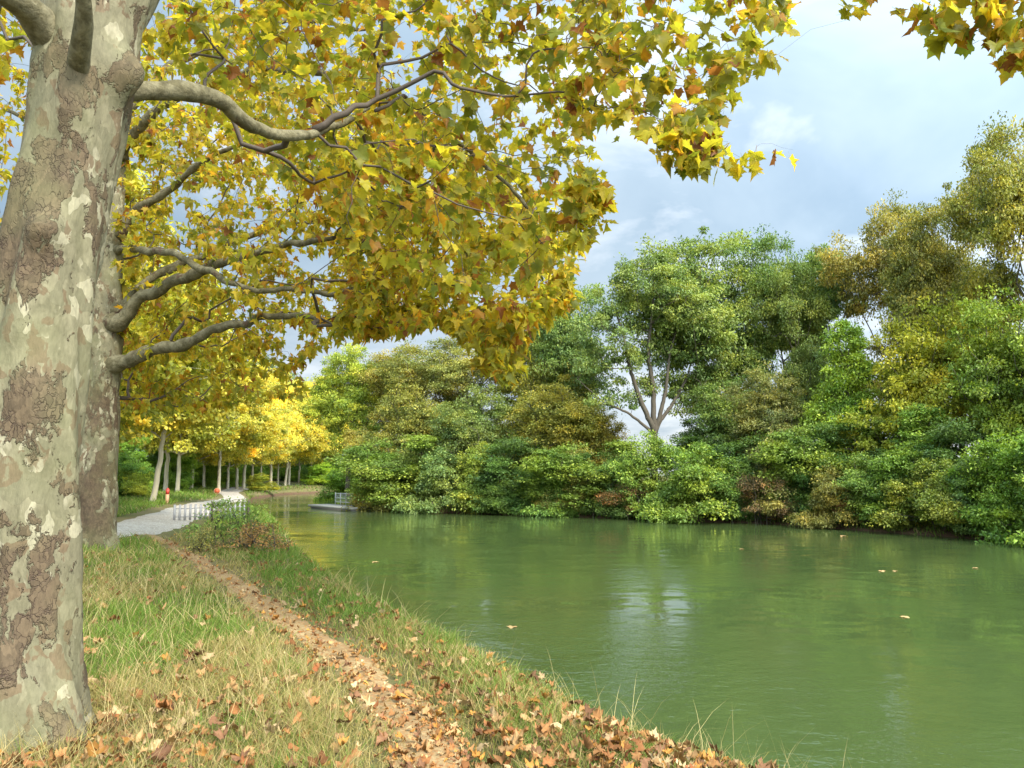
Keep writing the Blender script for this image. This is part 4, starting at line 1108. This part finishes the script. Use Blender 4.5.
# yellow flowering weeds and a dry stalk
def ragwort(px, y, h, label, n):
    p = ground(px, y, .5); gf = np.random.default_rng(int(px))
    e = empty('yellow_wildflower', p, label, 'wildflower', 'yellow flowers at the bank edge')
    ms, ml = MB(), MB()
    ms.tube([(0, 0, -.05), (.01, 0, h * .5), (0, .01, h)], [.004, .003, .002], 5)
    for k in range(n):
        a = gf.uniform(0, 6.28); r = gf.uniform(.02, .09); z = h + gf.uniform(-.05, .06)
        q = np.array([r * math.cos(a), r * math.sin(a), z]); ms.tube([(0, 0, h * .7), q * [.6, .6, .95], q], [.002, .0015, .0015], 4)
        ang = np.arange(10) / 10 * 6.28; rad = np.where(np.arange(10) % 2, .011, .026)
        V = np.vstack([[0, 0, .006], np.stack([rad * np.cos(ang), rad * np.sin(ang), np.zeros(10)], 1)]) + q
        mf = MB(); mf.add(V, None, [(0, 1 + i, 1 + (i + 1) % 10) for i in range(10)]); obj('flower_head', mf.mesh('flower_head', M_YELLOW, smooth=False), e)
    for k in range(7):
        a = gf.uniform(0, 6.28); z = h * gf.uniform(.1, .8); d = np.array([math.cos(a), math.sin(a), .25]) * .07; sd = np.array([-math.sin(a), math.cos(a), 0]) * .014
        b0 = np.array([0, 0, z]); ml.add([b0, b0 + d * .5 + sd, b0 + d, b0 + d * .5 - sd], None, [(0, 1, 2), (0, 2, 3)])
    obj('stem', ms.mesh('stem', M_STEM), e); obj('leaves', ml.mesh('leaves', M_STEM, smooth=False), e)
ragwort(748, 764, .17, 'clump of yellow flowers nearest the bottom edge of the bank', 14)
ragwort(655, 722, .24, 'single thin yellow flowered weed against the green water', 7)
p = ground(634, 704, .5)
e = empty('dry_seed_stalk', p, 'tall dry seed stalk leaning right over the water', 'plant')
ms, mh = MB(), MB(); gs_ = np.random.default_rng(3)
cp = np.array([(0, 0, -.05), (.05, 0, .15), (.13, .02, .33), (.24, .04, .50)]); cpr = resample(cp, .02); ms.tube(cpr, np.linspace(.005, .002, len(cpr)), 5)
for q in cpr[10:]:
    for _ in range(4):
        d = gs_.normal(0, .012, 3); mh.tube([q, q + d * .6, q + d], [.002, .005, .001], 4)
obj('stem', ms.mesh('stem', M_DRYSTEM), e); obj('seed_head', mh.mesh('seed_head', M_DRYSTEM), e)

# ------------------------------------------------------------------ pontoon with railing
pa = onz(317, 504.5, .22); pb = onz(361, 507.5, .22)
dv = pb - pa; Ld = float(np.hypot(dv[0], dv[1])); rz = math.atan2(dv[1], dv[0]); mid = (pa + pb) / 2
e = empty('pontoon', (mid[0], mid[1] + .4, 0), 'pale landing pontoon with a light metal railing at the bend', 'pontoon', rz=rz)
mb = MB(); mb.box((0, 0, .16), (Ld, 1.5, .14)); obj('deck', mb.mesh('deck', M_CONC, smooth=False), e)
mb = MB(); mb.box((0, 0, -.05), (Ld - .2, 1.2, .26)); obj('float', mb.mesh('float', M_SLAT, smooth=False), e)
rx0, rx1 = -Ld * .5 + Ld * .24, Ld * .5 - .1
for k in range(7):
    x = rx0 + (rx1 - rx0) * k / 6
    mb = MB(); mb.tube([(x, .5, .23), (x, .5, 1.02)], .028, 8); obj('post', mb.mesh('post', M_RAIL), e)
for z in (.42, .68, .98):
    mb = MB(); mb.tube([(rx0, .5, z), (rx1, .5, z)], .022, 8); obj('rail', mb.mesh('rail', M_RAIL), e)
mb = MB()
for x in np.arange(rx0 + .12, rx1, .14): mb.tube([(x, .5, .42), (x, .5, .98)], .010, 5)
obj('balusters', mb.mesh('balusters', M_RAIL), e)

# low slatted railing along the towpath
ra = ground(174, 522, .75); rb = np.array([ra[0] + 1.65, ra[1] + 1.8, 0])
ra = ra; dv = rb - ra; Lr = float(np.hypot(dv[0], dv[1])); rz = math.atan2(dv[1], dv[0])
e = empty('slatted_railing', ra, 'low grey slatted railing between the towpath and the bank', 'railing', rz=rz)
hr = .50
mb = MB()
for x in np.arange(0, Lr, .17): mb.box((x, 0, hr * .5 + .03), (.07, .02, hr))
obj('slats', mb.mesh('slats', M_SLAT, smooth=False), e)
for z in (.14, .40):
    mb = MB(); mb.box((Lr / 2, .022, z), (Lr, .018, .03)); obj('rail', mb.mesh('rail', M_SLAT, smooth=False), e)
for x in (Lr * .5, Lr + .06):
    mb = MB(); mb.box((x, -.045, .27), (.06, .06, .66)); obj('post', mb.mesh('post', M_TWIG, smooth=False), e)

# red topped post and round orange sign
p = ground(167, 504, .8)
e = empty('marker_post', p, 'tan wooden post with a bright red top beside the leaning trunk', 'post')
mb = MB(); mb.box((0, 0, .22), (.13, .13, .52)); obj('post_foot', mb.mesh('post_foot', M_POSTWOOD, smooth=False), e)
mb = MB(); mb.box((0, 0, .60), (.13, .13, .24)); mb.tube([(0, 0, .72), (0, 0, .77)], [.065, .03], 10); obj('red_top', mb.mesh('red_top', M_RED, smooth=False), e)
p = at(217, 491, 62); gz = float(terrain(p[0], p[1])[0])
e = empty('round_sign', (p[0], p[1], gz), 'round orange red sign on a short post before a dark trunk', 'sign', rz=.35)
zc = p[2] - gz
mb = MB(); mb.tube([(0, .04, -.1), (0, .04, zc + .1)], .04, 8); obj('post', mb.mesh('post', M_POSTWOOD), e)
mb = MB(); mb.tube([(0, .01, zc), (0, -.03, zc)], .20, 24); obj('sign_face', mb.mesh('sign_face', M_ORANGE, smooth=False), e)
mb = MB(); th = np.linspace(0, 2 * math.pi, 25); mb.tube(np.stack([.21 * np.cos(th), th * 0 - .01, zc + .21 * np.sin(th)], 1), .03, 6, cap=False); obj('sign_rim', mb.mesh('sign_rim', M_POSTWOOD), e)

# ------------------------------------------------------------------ light
SUN_AZ = math.radians(38)      # right of straight behind the camera
SUN_EL = math.radians(44)
sd = bpy.data.lights.new('sun', 'SUN'); sd.energy = 3.4; sd.angle = math.radians(14); sd.color = (1, .93, .80)
so = bpy.data.objects.new('sun', sd); link(so)
dirv = Vector((math.sin(SUN_AZ) * math.cos(SUN_EL), -math.cos(SUN_AZ) * math.cos(SUN_EL), math.sin(SUN_EL)))
so.rotation_euler = dirv.to_track_quat('Z', 'Y').to_euler(); so.location = (0, -20, 30)

w = bpy.data.worlds.new('World'); scene.world = w; w.use_nodes = True
nt = w.node_tree; nt.nodes.clear(); g = NT(nt)
out = g.n('OutputWorld'); bg = g.n('Background'); bg.inputs['Strength'].default_value = .1
sky = g.n('TexSky', sky_type='NISHITA'); sky.sun_disc = False; sky.sun_elevation = SUN_EL; sky.sun_rotation = math.pi - SUN_AZ; sky.air_density = 1; sky.dust_density = 2; sky.ozone_density = 1
tc = g.n('TexCoord'); sx = g.n('SeparateXYZ'); g.l(tc.outputs['Generated'], sx.inputs[0])
dz = g.math('ADD', g.math('MAXIMUM', sx.outputs[2], 0), .22)
cx = g.math('DIVIDE', sx.outputs[0], dz); cy = g.math('DIVIDE', sx.outputs[1], dz)
cv = g.n('CombineXYZ'); g.l(cx, cv.inputs[0]); g.l(cy, cv.inputs[1])
n1 = g.noise(cv.outputs[0], .9, 6, .55, .4); n2 = g.noise(g.mapping(cv.outputs[0], (1, 1, 1), (3.1, 1.7, 0)), 2.2, 6, .58, .3)
cl = g.mix(g.ramp(n1.outputs[0], [(.40, (0,)), (.60, (1,))]), (2.35, 3.2, 4.0), (3.9, 4.75, 5.4))
cl = g.mix(g.ramp(n2.outputs[0], [(.53, (0,)), (.72, (1,))]), cl, (6.0, 6.4, 6.8))
low = g.ramp(sx.outputs[2], [(.03, (1,)), (.27, (0,))])
cl = g.mix(g.math('MULTIPLY', low, g.ramp(n2.outputs[0], [(.36, (.15,)), (.6, (1,))])), cl, (6.4, 6.7, 7.0))
mixs = g.mix(.85, sky.outputs[0], cl)
# cloud brighter round the sun, boost added behind the camera as soft frontal fill
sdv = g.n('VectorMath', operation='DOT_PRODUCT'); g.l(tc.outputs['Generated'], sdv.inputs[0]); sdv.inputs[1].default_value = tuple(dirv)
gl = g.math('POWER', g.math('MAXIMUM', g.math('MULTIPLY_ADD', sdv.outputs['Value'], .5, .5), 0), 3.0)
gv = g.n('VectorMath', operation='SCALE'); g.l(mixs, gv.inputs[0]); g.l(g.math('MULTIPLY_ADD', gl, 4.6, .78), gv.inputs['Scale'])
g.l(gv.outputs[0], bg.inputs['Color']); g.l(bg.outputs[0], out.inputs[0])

# ------------------------------------------------------------------ camera and view
cd = bpy.data.cameras.new('camera'); cd.sensor_width = 36; cd.lens = F / 1024 * 36; cd.clip_end = 3000; cd.clip_start = .05
co = bpy.data.objects.new('camera', cd); link(co); co.location = EYE; co.rotation_euler = (math.pi / 2 + TH, 0, 0)
scene.camera = co
scene.view_settings.view_transform = 'Standard'; scene.view_settings.look = 'None'; scene.view_settings.gamma = 1; scene.view_settings.use_curve_mapping = False
scene.view_settings.exposure = .95
scene.cycles.max_bounces = 8; scene.cycles.diffuse_bounces = 4; scene.cycles.transmission_bounces = 6; scene.cycles.transparent_max_bounces = 8
scene.cycles.use_denoising = True
